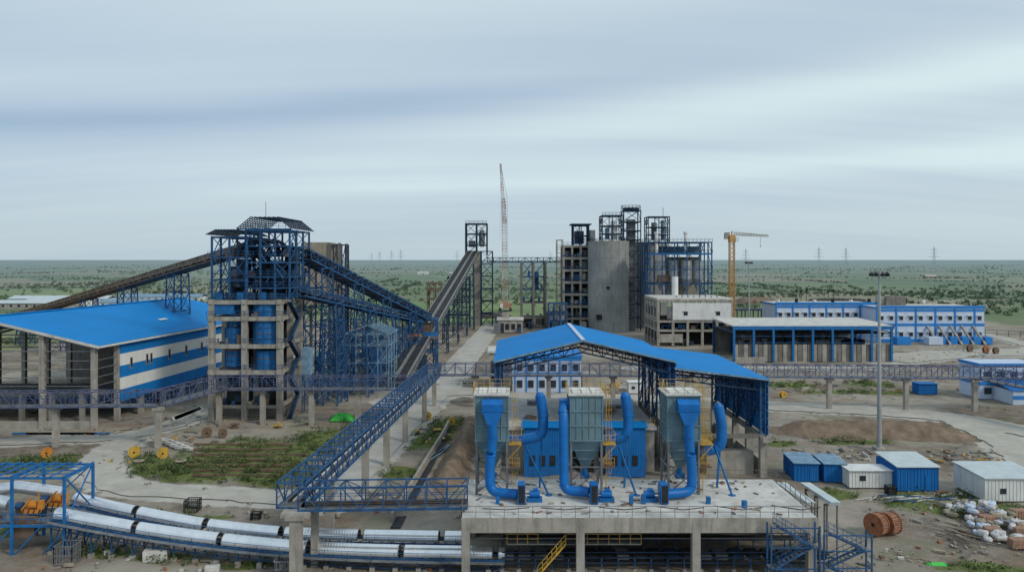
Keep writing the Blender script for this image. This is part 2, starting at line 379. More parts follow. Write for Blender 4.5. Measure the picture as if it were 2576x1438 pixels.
b.box(-120,-80,150,160,5.2,5.7,CONCD)
for x in (-116,-108,-98,-92,-86): b.box(x,x+.8,150,150.8,-.2,5.2,CONC)
for k in range(9): b.box(-118+k*4,-116+k*4,150+k%3*9,153+k%3*9,0,2.2+k%2,CONCD)
b.box(-121,-76,205,206,0,15,CONCD)
b.build()
# ---------------------------------------------------------------- mill tower
b=B('grinding_mill_tower')
tx0,tx1,ty0,ty1=-60.,-46.4,151.,165.
lv=[2.9,9.9,15.1,20.6,23.9]
for x in (tx0,-53.4,tx1):
    for y in (ty0,158,ty1): b.box(x-.55,x+.55,y-.55,y+.55,-.3,24,CONC)
for z in lv:
    th=.55 if z>3 else .35
    for y in (ty0,158,ty1): b.box(tx0-.8,tx1+.8,y-.42,y+.42,z-th*1.6,z-.05,CONC)
    for x in (tx0,-53.4,tx1): b.box(x-.42,x+.42,ty0-.8,ty1+.8,z-th*1.5,z-.02,CONC)
for z in lv[1:]:
    b.box(tx0+.3,tx1-.3,ty0+3,ty1-.5,z-.55,z-.1,CONCD)
    rail(b,[(tx0-.8,ty0-.7,z),(tx1+.8,ty0-.7,z),(tx1+.8,ty1,z)],STB,1.1,1.8,.06)
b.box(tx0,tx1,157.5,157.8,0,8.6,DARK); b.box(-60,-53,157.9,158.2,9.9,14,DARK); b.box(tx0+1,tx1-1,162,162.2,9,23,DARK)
for cx,r,za,zb in ((-56.3,1.95,10.4,18.2),(-49.6,2.9,14.9,23.0),(-49.8,2.3,9.8,13.6),(-56.3,1.5,18.6,24)):
    b.cyl((cx,153.8,za),(cx,153.8,zb),r,STBR,28)
    for k in range(int((zb-za)/1.1)): b.cyl((cx,153.8,za+k*1.1),(cx,153.8,za+k*1.1+.14),r+.1,STB if k!=2 else RUST,28)
    for k in range(12):
        t_=k*math.pi/6; b.beam((cx+math.cos(t_)*(r+.05),153.8+math.sin(t_)*(r+.05),za),(cx+math.cos(t_)*(r+.05),153.8+math.sin(t_)*(r+.05),zb),.14,STB)
b.cyl((-56.3,153.8,13.6),(-56.3,153.8,14.6),2.08,RUST,28)
b.box(-59.5,-55.6,150.9,151.6,21,23,STBR)
for k in range(6): b.box(-59.6+k*2.2,-58.2+k*2.2,151.4,152.8,23.9,25.4,(STBR,STD)[k%2])
lattice(b,tx0,-53.0,ty0,ty1,[23.9,28,32.5,36.6],2,3,.36,.3,STB,.55,(0,1),STD)
lattice(b,-53.4,-44.6,ty0+.5,ty1+1,[23.9,26.4,28.6,31.5,34.8,38.],3,3,.36,.3,STB,.5,(0,1,2,3),STD)
for z in (24,26.4,28.6,32.5): rail(b,[(tx0-.6,ty0-.6,z),(-44,ty0-.6,z),(-44,ty1,z)],STB,1.1,1.5,.06)
def oproof(x0,x1,y0,y1,ze,zr,mat):
    xm0,xm1=x0+(x1-x0)*.25,x1-(x1-x0)*.25; n=12
    for k in range(n+1):
        y=y0+(y1-y0)*k/n
        b.beam((x0,y,ze),(xm0,y,zr),.16,mat);b.beam((xm0,y,zr),(xm1,y,zr),.16,mat);b.beam((xm1,y,zr),(x1,y,ze),.16,mat)
    for k in range(7):
        s=k/6
        for a,c,za,zc in ((x0,xm0,ze,zr),(xm1,x1,zr,ze),(xm0,xm1,zr,zr)):
            b.beam((a+(c-a)*s,y0,za+(zc-za)*s+.1),(a+(c-a)*s,y1,za+(zc-za)*s+.1),.14,mat)
oproof(-54.6,-43.8,149.8,167,38.1,40.3,STD); oproof(-60.8,-53.5,150,166,36.9,37.8,STD)
b.beam((-54.6,149.9,38),(-43.8,149.9,38),.25,STB)
rail(b,[(-53,150,38.1),(-45,150,38.1)],STB,1,1.2,.07)
for cx,cy,r,za,zb in ((-54.6,154,1.4,27.5,31.6),(-47.9,154,1.5,26.8,31.2),(-50.8,155,1.2,26,33),(-46.5,160,1.6,26,34),(-57.5,158,1.3,24,30)):
    b.cyl((cx,cy,za),(cx,cy,zb),r,STD,20); b.cyl((cx,cy,za-2),(cx,cy,za),.4,STD,20,r2=r)
    b.cyl((cx,cy,zb),(cx,cy,zb+.5),r+.15,STB,20)
for k in range(3):
    pts=[(-52+3.4*math.cos(a/10*math.pi),153+k*2,32.5+3.4*math.sin(a/10*math.pi)) for a in range(11)]
    b.tube([(x+k*1.2,y,z) for x,y,z in pts],.35,STD,8)
for k in range(110):
    x=random.uniform(-59.5,-46);y=random.uniform(152,164);z=random.choice([24,26.4,28.6,32.5]); s=random.uniform(.4,1.5)
    b.box(x,x+s,y,y+s,z,z+random.uniform(.4,2.2),random.choice([STD,STB,STD,GREYST,RUST,STD]))
for k in range(90):
    x=random.uniform(-59,-47.5);y=random.uniform(151,163);z=random.choice([2.9,9.9,15.1,20.6]); s=random.uniform(.3,1.3)
    b.box(x,x+s,y,y+s,z,z+random.uniform(.4,2.),random.choice([STD,STB,CONCD,GREYST,RUST]))
for k in range(60):
    x=random.uniform(-60,-45);y=random.uniform(151,165);z=random.uniform(24,36)
    b.tube([(x,y,z),(x+random.uniform(-2,2),y,z+random.uniform(1,3))],random.uniform(.08,.25),random.choice([STB,STD]),6)
b.tube([(-51.5,158,38),(-51.5,158,44)],.06,GREYST,6)
b.box(-59,-47,154,163,-.1,1.6,CONCD)
for k in range(6):
    z=3.9*k; a=(-44.8,152+(k%2)*6,z); c=(-44.8,158-(k%2)*6,z+3.9); b.beam(a,c,.9,STD,.18); rail(b,[(-44.3,a[1],a[2]),(-44.3,c[1],c[2])],STB,1,1.,.06)
b.build()
b=B('stair_tower')
b.box(-55.2,-48.6,200,208,20,36.5,TAN)
for x in (-55.4,-48.2,-45.6):
    for y in (199.8,208.2): b.box(x-.35,x+.35,y-.35,y+.35,0,36.3,CONCD)
lattice(b,-48.2,-45,199.8,208,[0,6,12,18,24,30,36],1,2,.25,.25,STD,.8)
b.build()
# ---------------------------------------------------------------- inclined conveyors
b=B('inclined_conveyor_gallery')
p0=Vector((gx(20,300),300,hz(808,300))); p1=Vector((gx(640,166),166,hz(630,166)))
gallery(b,p0,p1,4.,1.8,4.,.22,RUST,CONCD,None,True,1); b.beam(p0+Vector((0,0,2.0)),p1+Vector((0,0,2.0)),1.8,TAN,.35)
for o in (-1.9,1.9): b.beam(p0+Vector((o,0,1)),p1+Vector((o,0,1)),.25,TAN,.9)
dv=p1-p0
for t_ in (.12,.3,.47,.63,.8):
    c=p0+dv*t_; bent(b,c.x,c.y,c.z-.2,dv,3.6,4.5,STB,.28,5)
b.build()
b=B('inclined_conveyor_gallery')
p0=Vector((-45.2,163,hz(652,163))); p1=Vector((-26.0,226,hz(806,226)))
gallery(b,p0,p1,4.2,2.,3.,.22,STB,CONCD,STP,True,2)
b.beam(p0+Vector((0,0,2.1)),p1+Vector((0,0,2.1)),2.4,BELT,.12)
dv=p1-p0
for t_ in (.1,.32,.55,.8): c=p0+dv*t_; bent(b,c.x,c.y,c.z-.2,dv,4.2,4.5,STB,.3,4.5)
p0=Vector((-44.5,158,hz(745,158))); p1=Vector((-27,224,hz(812,224)))
gallery(b,p0,p1,3.6,1.8,3.,.2,STB,CONCD,STP,True,1); dv=p1-p0
for t_ in (.15,.4,.6,.85): c=p0+dv*t_; bent(b,c.x+2,c.y,c.z-.2,dv,3.5,3.5,STB,.25,4.)
b.build()
b=B('belt_conveyor_bridge')
p0=Vector((-28.6,186,1.6)); p1=Vector((-19.0,366,34.6)); dv=p1-p0
gallery(b,p0,p1,5.6,1.3,4.,.22,GREYST,CONCD,None,False,0)
s=dv.normalized().cross(Vector((0,0,1))).normalized()
for o in (-1.45,1.45):
    b.beam(p0+s*o+Vector((0,0,1.4)),p1+s*o+Vector((0,0,1.4)),1.9,BELT,.35)
    for e in (-1.15,1.15): b.beam(p0+s*(o+e)+Vector((0,0,1.45)),p1+s*(o+e)+Vector((0,0,1.45)),.13,GALV,.35)
b.beam(p0+Vector((0,0,1.2)),p1+Vector((0,0,1.2)),.5,GREYST,.15)
for t_ in (.24,.4,.56,.72,.88): c=p0+dv*t_; bent(b,c.x,c.y,c.z-.3,dv,5.,4.,STD,.32,5.5,1.15)
for t_ in (.12,): c=p0+dv*t_; bent(b,c.x,c.y,c.z-.3,dv,5.5,4,STD,.35,3)
b.build()
b=B('transfer_station')
lattice(b,-30.5,-22.5,222,229,[0,5,10,14.5],2,2,.35,.35,STB,.8,(1,2),STD)
b.box(-31.5,-26,220.8,222,8.5,10.2,ORA); b.box(-26,-22,220.6,222,9,10.6,STBR); rail(b,[(-32,220.5,8.4),(-21,220.5,8.4)],YEL,1.1,1.5,.1)
b.box(-28,-24,223,227,10,13,RUST)
b.build()
b=B('transfer_tower')
lattice(b,-22.4,-12.2,364,374,[34,39,44.5,49.4],2,2,.5,.45,STD,.8,(0,1,2),GREYST)
b.box(-16,-13.4,366,372,38.5,45,STD); b.box(-21,-18,367,371,38,41,GREYST); b.cyl((-14.5,365,38),(-14.5,365,46),1,GREYST,12)
rail(b,[(-22.4,364,49.4),(-12.2,364,49.4)],STD,1.2,2,.12)
b.box(-19,-15.4,366,371,0,36,CONC)
lattice(b,-15,-9.5,362,372,[0,6,12,18,24,30,36],1,2,.4,.35,STD,.8,(2,4),STD)
lattice(b,-30,-20,352,362,[0,6,12,18,24],2,2,.4,.35,STD,.7,(1,2,3),STD)
b.build()
b=B('pipe_bridge')
gallery(b,(-12,367,30.6),(24.5,367,30.6),4,2.2,3,.3,STD,CONCD,None,True)
b.build()
b=B('bucket_elevator_tower')
for x in (4.5,10,15.6):
    for y in (352,364): b.box(x-.5,x+.5,y-.5,y+.5,0,31,CONCD)
lattice(b,4.5,15.6,352,364,[12,18,24,31],2,2,.4,.4,STB,.75,(0,1,2),STD)
lattice(b,4.5,15.6,352,364,[0,5,12],2,2,.5,.6,CONCD,0,(0,1),CONCD)
for k in range(8): b.box(5+k*1.2,6+k*1.2,353,356,12+(k%3)*6,14.5+(k%3)*6,(STB,GREYST,STBR)[k%3])
b.cyl((11,356,18),(11,356,26),1.6,STB,16)
b.box(15.9,25,340,350,0,8,CONCD); b.box(17,24,339,340,4,7,LILAC); b.box(16,25,339.5,350,8,8.4,CONC)
for k in range(5): b.box(16.2+k*1.8,16.9+k*1.8,338.9,339.6,.5,11,CONC)
b.build()
# ---------------------------------------------------------------- right cluster
def silo(x,y,r,h):
    b=B('cement_silo'); b.cyl((x,y,-.3),(x,y,h),r,SILO,56); b.cyl((x,y,h),(x,y,h+.5),r+.15,CONC,56)
    rail(b,[(x+(r-.2)*math.cos(a/12*math.pi),y+(r-.2)*math.sin(a/12*math.pi),h+.5) for a in range(25)],STD,1.2,2,.1)
    for k in range(7): b.cyl((x,y,5.7*k+4),(x,y,5.7*k+4.06),r+.02,CONCD,56)
    return b
b=silo(43.6,341,9.25,39.6); b.box(37.3,39.7,332.5,334.5,5.5,7.6,DARK); b.box(41.5,42.8,331.3,333,19,20,DARK)
for k in range(5): b.beam((52.6,338,7+k*7),(53.4,338,7+k*7),1.6,STD,.4)
b.build()
b=silo(66,356,8,39.6); b.build()
b=B('mill_building')
lattice(b,23.6,35.2,345,360,[0,5.5,11,16.5,22,27.5,33,38.5],3,2,.9,1.1,CONC,0,(0,1,2,3,4,5,6),CONC)
b.box(24,35,352,353,0,38,DARK)
for k in range(110):
    x=random.uniform(24,34);z=random.choice([0,5.5,11,16.5,22,27.5,33])+.4; s=random.uniform(.6,2.2); y=random.uniform(345.2,350)
    b.box(x,x+s,y,y+s,z,z+random.uniform(.8,3.4),random.choice([STB,STD,GREYST,CONC,STF,STD,RUST]))
for z in (5.5,11,16.5,22,27.5,33,38.5): rail(b,[(23.4,344.4,z),(35.4,344.4,z)],STB,1.2,1.8,.12)
lattice(b,28.2,35.2,346,356,[38.5,43,47.8],2,2,.45,.4,STD,.8,(0,1),STD)
b.box(27,36.4,345,357,47.8,48.3,STD); b.box(29,33,347,352,39,45,STD)
b.cyl((37.2,350,40),(37.2,350,45.5),1.4,WHITE,16)
lattice(b,20.8,23.4,346,356,[0,5,10,15,20,25,30,35,41],1,2,.2,.2,TAN,.9)
b.build()
b=B('silo_head_frame')
lattice(b,40,49,334,346,[40,43.5,47,51.6],2,2,.38,.35,STD,.8,(0,1,2),GREYST)
b.cyl((45.5,337,41),(45.5,337,49),1.5,WHITE,18); b.cyl((42.5,337,41),(42.5,337,46),1,STF,14)
rail(b,[(40,334,51.6),(49,334,51.6)],STD,1.2,1.5,.12)
b.build()
b=B('bucket_elevator_tower')
lattice(b,50.,57.6,338,346,[0,6,12,18,24,30,36,41,45,49,54],1,1,.45,.4,STD,.85,(6,7,8,9),STD)
b.cyl((53.8,342,54.2),(53.8,342,55.2),3.6,STD,20); b.box(52,55.6,340,344,0,50,GREYST)
rail(b,[(53.8+4.4*math.cos(a/8*math.pi),342+4.4*math.sin(a/8*math.pi),54) for a in range(17)],STD,2.2,1.2,.14)
b.build()
b=B('silo_head_frame')
lattice(b,62.8,72.6,348,358,[40,43.5,47,51.8],2,2,.38,.35,STD,.8,(0,1,2),GREYST)
b.cyl((66,351,41),(66,351,49),1.3,GREYST,16); b.cyl((70,351,41),(70,351,50),.9,STF,14); b.tube([(70,350,51),(70,350,56)],.12,GREYST,6)
b.build()
b=B('packing_plant')
lattice(b,56.6,82,310,328,[16,22,28,34.5,39.2],5,3,.45,.4,STB,.3,(3,),GREYST)
b.box(56.6,82,309.8,328.2,33.9,34.6,STBR)
for z in (22,28,34.6,39.2): rail(b,[(56.4,309.4,z),(82.2,309.4,z)],STD,1.2,1.6,.11)
for x,y in ((62,316),(67.5,316),(72.5,314),(77.5,316)):
    b.cyl((x,y,24),(x,y,31.5),2.3,GALV,24); b.cyl((x,y,19),(x,y,24),.4,GALV,24,r2=2.3)
b.box(60.5,64.5,312,316,22.5,25.5,RUST); b.box(66,80,322,323,16,33,CONC)
for x in (59.5,71.5): b.cyl((x,311,34.6),(x,311,42.5),.7,WHITE,14); b.cyl((x,311,42.5),(x,311,43.3),1.,WHITE,14)
b.cyl((66,306,17),(66,306,25),1.3,WHITE,18)
b.box(56.8,60.5,311,326,34.7,38.4,CONCD); b.box(62,80,322,327,34.7,37.5,STF)
X0,X1,Y0,Y1=54.2,81.4,280.,306.
lattice(b,X0,X1,Y0,Y1,[0,6,9.4,17.],5,4,.9,.8,CONC,0,(0,1),CONCD)
b.box(X0-.4,X1+.4,Y0-.4,Y1+.4,17,17.6,CONCP)
b.box(59.5,X1-.3,Y0-.62,Y0-.3,9.6,15.9,WHITE); b.box(X0-.15,X0+.2,Y0+.5,Y1,9.6,15.9,CONC)
for x in (63.5,75.5): b.box(x,x+1.5,Y0-.72,Y0-.55,11.3,12.6,GLASS); b.box(x-.2,x+1.7,Y0-1.0,Y0-.63,12.65,12.85,CONC)
b.box(57.4,59.,Y0-.55,Y0+.1,10,14.5,GREYST)
for k in range(4):
    b.box(X0-.2,X0+.1,284+k*5.5,287.6+k*5.5,10.5,14,GLASS); b.box(X0-.2,X0+.1,284+k*5.5,288+k*5.5,2,5,DARK)
b.box(X0+.6,X1-.6,Y0+6,Y0+6.3,0,9,DARK)
for k in range(30):
    x=random.uniform(X0+1,X1-2); z=random.choice([6,6,.1]); b.box(x,x+random.uniform(.4,2),Y0+1,Y0+3,z,z+random.uniform(.4,2.2),random.choice([STB,STD,RUST,GREYST,YEL]))
for k in range(8): b.cyl((62+k*2.2,285,17.7),(62+k*2.2,285,18.3+k%3*.4),.25,GREYST,8)
b.box(X0,X0+9,Y0-.6,Y0-.4,1.2,4.4,CONC)
b.build()
def latb(b,p,q,w0,w1,n,m1,leg,m2=None):
    p=Vector(p);q=Vector(q);d=(q-p).normalized(); up=Vector((0,0,1)) if abs(d.z)<.9 else Vector((0,1,0))
    a=d.cross(up).normalized(); c=a.cross(d); pr=None
    for k in range(n+1):
        t=k/n; w=(w0+(w1-w0)*t)/2; o=p.lerp(q,t); R=[o+a*w+c*w,o-a*w+c*w,o-a*w-c*w,o+a*w-c*w]
        mm=m1 if (m2 is None or (k//3)%2==0) else m2
        for i in range(4):
            b.beam(R[i],R[(i+1)%4],leg*.6,mm)
            if pr: b.beam(pr[i],R[i],leg,mm); b.beam(pr[i],R[(i+1)%4],leg*.55,mm)
        pr=R
b=B('tower_crane')
cx,cy=gx(1841,330),330.
latb(b,(cx,cy,0),(cx,cy,41),2.,2.,22,CRO,.3)
b.box(cx-1.3,cx+1.3,cy-1.3,cy+1.3,39.5,42.5,CRO); b.box(cx+1.2,cx+2.6,cy-1.6,cy,39.6,41.6,WHITE)
latb(b,(cx+1,cy,43),(cx+15.2,cy-2,42.2),1.1,.7,12,TAN,.2); latb(b,(cx-1,cy,43),(cx-2.8,cy,43),1.2,1.2,2,TAN,.25)
b.box(cx-3.2,cx-1.6,cy-.8,cy+.8,40.8,43.5,CONC); b.beam((cx,cy,42),(cx,cy,44.2),.5,CRO)
b.beam((cx,cy,44.2),(cx+10,cy-1.3,43),.1,GREYST); b.beam((cx+12,cy-1.6,42),(cx+12,cy-1.6,38),.08,DARK); b.box(cx+11.8,cx+12.2,cy-1.8,cy-1.4,37.4,38,YEL)
b.build()
b=B('crawler_crane')
cx,cy=gx(1271,470),470.
latb(b,(cx,cy,4),(gx(1267,466),466,hz(500,466)),2.9,2.5,34,REDP,.28,CRW)
latb(b,(gx(1270,466),466,hz(560,466)),(gx(1259,460),460,hz(412,460)),2.3,.8,20,REDP,.28,CRW)
b.beam((cx+2,cy+3,8),(gx(1276,466),466,hz(500,466)),.14,GREYST); b.beam((gx(1276,466),466,hz(500,466)),(gx(1260,460),460,hz(414,460)),.12,GREYST)
b.beam((gx(1260,460),460,hz(414,460)),(gx(1257,455),455,hz(600,455)),.08,GREYST)
b.box(cx-3.5,cx+3.5,cy-2,cy+6,1.8,5,REDP); b.box(cx-4,cx-2.5,cy-4,cy+5,0,1.6,DARK); b.box(cx+2.5,cx+4,cy-4,cy+5,0,1.6,DARK); b.box(cx-3.2,cx-1.4,cy-4,cy-2,2,4.6,WHITE)
b.build()
b=B('open_store_shed')
X0,X1,Y0,Y1=gx(1845,237),gx(2240,237),237.,261.
b.slab([(X0-.5,Y0-.8,11.3),(X1+.5,Y0-.8,11.3),(X1+.5,Y1,11.9),(X0-.5,Y1,11.9)],.35,CONCP)
b.box(X0-.5,X1+.5,Y0-1,Y0-.7,10.0,11.1,STBR); b.box(X1+.5,X1+.8,Y0-1,Y1,10.4,11.6,STBR)
n=8
for k in range(n+1):
    x=X0+(X1-X0)*k/n; b.box(x-.32,x+.32,Y0-.95,Y0-.4,0,10.4,STBR); b.box(x-.3,x+.3,Y1-1,Y1-.4,0,11,STB)
    b.beam((x,Y0,9.2),(x,Y1,9.2),.3,STB)
for k in range(n*4):
    x=X0+(X1-X0)*(k+.5)/(n*4); b.box(x-.68,x+.62,Y0-.35,Y0-.15,0,5.4,CONCD if k%2 else CONC)
b.box(X0,X1,Y0-.1,Y0,0,5.3,CONC); b.box(X0,X1,Y1-.3,Y1,0,9,CONCD); b.box(X0,X1,Y0+.2,Y1,8.6,8.7,DARK)
b.beam((X0,Y0-.7,6.),(X1,Y0-.7,6.),.15,STB); b.beam((X0,Y0-.7,8.),(X1,Y0-.7,8.),.15,STB)
for k in range(16): x=random.uniform(X0,X1-4); b.box(x,x+random.uniform(1,4),Y0+6,Y0+9,4,random.uniform(5.5,8),random.choice([STD,CONCD,GREYST,RUST]))
b.build()
b=B('office_building')
def wing(X0,X1,Y0,Y1,h,nw):
    b.box(X0,X1,Y0,Y1,0,h,LILAC); b.box(X0-.3,X1+.3,Y0-.3,Y1+.3,h,h+.5,BLUEP); b.box(X0-.3,X1+.3,Y0-.3,Y0+.1,h+.5,h+1.1,BLUEP); b.box(X0+.3,X1-.3,Y0+.4,Y1-.3,h+.5,h+.56,CONCP)
    b.box(X0-.05,X1+.05,Y0-.12,Y0+.1,h*.48,h*.48+1,BLUEP); b.box(X0-.05,X1+.05,Y0-.12,Y0,0,1.2,BLUEP); b.box(X0-.05,X1+.05,Y0-.1,Y0,h-1.2,h-.4,BLUEP)
    for k in range(nw):
        x=X0+(X1-X0)*(k+.5)/nw
        for z in (h*.17,h*.65):
            b.box(x-.9,x+.9,Y0-.18,Y0+.1,z,z+1.6,WHITE); b.box(x-.75,x+.75,Y0-.22,Y0,z+.12,z+1.48,GLASS); b.box(x-1.1,x+1.1,Y0-.8,Y0-.02,z+1.75,z+1.9,WHITE)
        xx=X0+(X1-X0)*k/nw
        if k%2==0: b.box(xx-.25,xx+.35,Y0-.25,Y0,0,h,BLUEP)
wing(gx(1952,305),gx(2205,305),305,322,13.6,12); wing(gx(2205,292),gx(2476,292),292,312,13.,11)
b.box(gx(2205,305),gx(2205,305)+6,304,306,14,17,CONC); b.box(150,158,303,309,13.6,17,CONCD)
for k in range(9): b.cyl((110+k*7.5,312,13.9),(110+k*7.5,312,15.3+(k%2)*.5),.7,(WHITE,DARK)[k%2],10)
for k in range(5):
    x=gx(2345,288)+k*4.4; b.slab([(x,284,.2),(x+.7,284,.2),(x+.7,291.8,6.5),(x,291.8,6.5)],.8,CONC); b.box(x+.9,x+3.6,285,289,0,2.6,BLUEP)
for u in (2250,2330): b.box(gx(u,285),gx(u+35,285),283,287,0,2.8,(BLUEP,LILAC)[u==2330])
b.build()
b=B('wall')
b.box(gx(1850,232),gx(1925,232),231.8,232,0,2,CONC); b.build()
X,Y=G(2465,1003); w=14;d=8;h=7.6; b=B('site_office'); b.box(X,X+w,Y,Y+d,0,h,LILAC); b.box(X-.3,X+w,Y-.3,Y+d,h,h+.5,BLUEP); b.box(X,X+w-.3,Y+.2,Y+d-.3,h+.5,h+.56,LILAC); b.box(X-.1,X+w,Y-.12,Y,3.2,4,BLUEP); b.box(X-.12,X,Y,Y+d,3.2,4,BLUEP)
for k in range(4): b.box(X+1+k*3,X+2.6+k*3,Y-.2,Y,5,6.4,GLASS); b.box(X+1+k*3,X+2.6+k*3,Y-.2,Y,1.2,2.6,GLASS)
b.box(X+3,X+w,Y-7,Y-.2,0,3,LILAC); b.box(X+2.9,X+w,Y-7.1,Y-7,1.2,2,BLUEP); b.slab([(X+2.5,Y-7.3,3.2),(X+w,Y-7.3,3.2),(X+w,Y,4.6),(X+2.5,Y,4.6)],.15,CLADX); b.build()
# ---------------------------------------------------------------- wagon shed (blue gable)
b=B('wagon_tippler_shed')
Xl,Xm,Xr,Xw=-2.3,10.4,23.6,37.2; Ya,Yb=111.,139.
ze,zr=17.2,20.2
b.slab([(Xl-.4,Ya-.5,ze-.1),(Xm,Ya-.5,zr),(Xm,Yb,zr),(Xl-.4,Yb,ze-.1)],.14,ROOF)
b.slab([(Xm,Ya-.5,zr),(Xr+.5,Ya-.5,ze-.1),(Xr+.5,Yb,ze-.1),(Xm,Yb,zr)],.14,ROOF)
b.slab([(Xr+.2,Ya-.5,16.2),(Xw+.5,Ya-.5,14.5),(Xw+.5,Yb,14.5),(Xr+.2,Yb,16.2)],.14,ROOF)
b.beam((Xm,Ya-.6,zr+.06),(Xm,Yb,zr+.06),.6,LILAC,.1)
b.beam((Xl-.4,Ya-.55,ze-.25),(Xm,Ya-.55,zr-.12),.1,STF,.25); b.beam((Xm,Ya-.55,zr-.12),(Xr+.5,Ya-.55,ze-.25),.1,STF,.25)
b.beam((Xr+.2,Ya-.55,16.05),(Xw+.5,Ya-.55,14.35),.1,STF,.25)
b.box(Xr+.35,Xr+.5,Ya-.3,Yb,16.3,17.0,STBR); b.box(Xw+.4,Xw+.55,Ya-.3,Yb,13.9,14.4,STBR)
def trs(xa,za,xb,zb,y,n,dep):
    P=[Vector((xa+(xb-xa)*k/n,y,za+(zb-za)*k/n)) for k in range(n+1)]; D=Vector((0,0,-dep))
    for k in range(n):
        b.beam(P[k],P[k+1],.22,STD); b.beam(P[k]+D,P[k+1]+D,.22,STD)
        b.beam(P[k]+D,P[k+1],.12,STD) if k%2 else b.beam(P[k],P[k+1]+D,.12,STD)
        b.beam(P[k],P[k]+D,.12,STD)
for y in (111.4,118,125,132,138.4):
    trs(Xl,ze-.5,Xm,zr-.4,y,9,1.5); trs(Xr,ze-.5,Xm,zr-.4,y,9,1.5); trs(Xr,15.6,Xw,14,y,9,1.3)
    for x,zt in ((Xl+.2,ze-.4),(Xr,ze-.4),(Xw-.2,14.)):
        for dx in (-.35,.35): b.box(x+dx-.12,x+dx+.12,y-.2,y+.2,6,zt,STB)
        for k in range(8): z=6+(zt-6)*k/8; b.beam((x-.35,y,z),(x+.35,y,z+(zt-6)/8),.1,STB)
        b.box(x-.5,x+.5,y-.45,y+.45,-.2,6,CONC)
for x,zl,zt in ((Xr,13.2,16.9),(Xw,6.2,14)):
    b.box(x+.42,x+.5,Ya,Yb,zl,zt,CLADB)
    for z in np.arange(zl,zt,1.2): b.beam((x+.38,Ya,z),(x+.38,Yb,z),.12,STF if x==Xw else STD)
    for a in range(4):
        ya=111.4+a*6.9; b.beam((x,ya,6.2),(x,ya+6.9,zt),.2,STB); b.beam((x,ya+6.9,6.2),(x,ya,zt),.2,STB)
for y in np.arange(Ya,Yb,1.9):
    b.beam((Xl,y,ze-.32),(Xm,y,zr-.28),.12,STD); b.beam((Xm,y,zr-.28),(Xr,y,ze-.32),.12,STD)
b.box(Xw-.2,Xw+.3,Ya,Yb,-.2,2.2,CONC); b.box(Xw-.7,Xw+.7,Ya-1,Ya-.5,5.3,6.1,CONC)
b.beam((Xr,111.4,6),(Xw,111.4,6),.5,CONCD,.6)
b.box(Xr,Xr+.4,Ya,Yb,5.2,6,CONC); b.box(Xw-.2,Xw+.2,Ya,Yb,5.2,6,CONC)
b.box(29,36,112.5,114,-.2,3.5,CONC); b.box(24.5,28,113,120,-.2,4.5,CONCD)
b.build()
b=B('tippler_house')
b.box(-.6,21.6,114.6,138,-.2,6.2,CONC); b.box(-.9,21.9,114.2,138.3,6.2,6.6,CONCP)
for xa,xb in ((1.8,7.2),(14.,19.8)):
    b.box(xa,xb,111.8,114.2,-.2,7.,CLADX); b.slab([(xa-.3,111.4,7.25),(xb+.3,111.4,7.25),(xb+.3,114.3,7.6),(xa-.3,114.3,7.6)],.1,ROOF)
    for k in range(3): b.box(xa+.8+k*1.5,xa+1.6+k*1.5,111.7,111.85,1.5,3,DARK)
for x in (8.4,10.6,12.6): b.box(x-.3,x+.3,113.2,114.1,-.2,6.2,CONCD)
b.box(7.6,13.6,113.6,114.3,3.2,3.7,STBR); b.box(7.6,13.6,114.3,114.5,0,3,DARK)
for k in range(14): x=random.uniform(0,20); y=random.uniform(118,134); b.box(x,x+random.uniform(.5,2.2),y,y+1.5,6.6,6.6+random.uniform(.2,1),random.choice([GREYST,STBR,RUST,TAN,CONC]))
rail(b,[(-.6,114.3,6.6),(21.6,114.3,6.6)],YEL,1.1,2,.05)
b.build()
b=B('control_building')
X0,X1,Yc=gx(1290,182),gx(1462,182),182.
b.box(X0,X1,Yc,Yc+12,0,8.4,LILAC); b.box(X0-.3,X1+.3,Yc-.3,Yc+12.3,8.4,8.9,BLUEP); b.box(X0-.05,X1+.05,Yc-.12,Yc,3.8,4.8,BLUEP); b.box(X0-.05,X1+.05,Yc-.12,Yc,7.6,8.3,BLUEP)
for k in range(6): x=X0+1+k*2.7; b.box(x,x+1.3,Yc-.2,Yc,5.2,6.7,GLASS); b.box(x,x+1.3,Yc-.2,Yc,1.2,2.9,GLASS); b.box(x-.6,x-.3,Yc-.15,Yc,0,8.3,BLUEP)
b.box(X1+.5,X1+4,Yc+2,Yc+8,0,4,CONC); b.build()
b=B('pump_house')
b.box(gx(1230,186),gx(1288,186),186,196,0,9,CONC); b.box(gx(1226,186),gx(1290,186),185.5,196.5,9,9.5,CONCP); b.box(gx(1236,186),gx(1262,186),185.8,186,2,7,DARK)
b.build()
b=B('concrete_building')
X0=gx(1252,330);b.box(X0,X0+11,330,342,0,5.4,CONC); b.box(X0-.4,X0+11.4,329.6,342.4,5.4,6,CONCP); b.box(X0+2,X0+5,334,338,6,8.4,CONC)
for k in range(4): b.box(X0+.8+k*2.6,X0+2.4+k*2.6,329.8,330,1.4,3.8,DARK)
b.build()
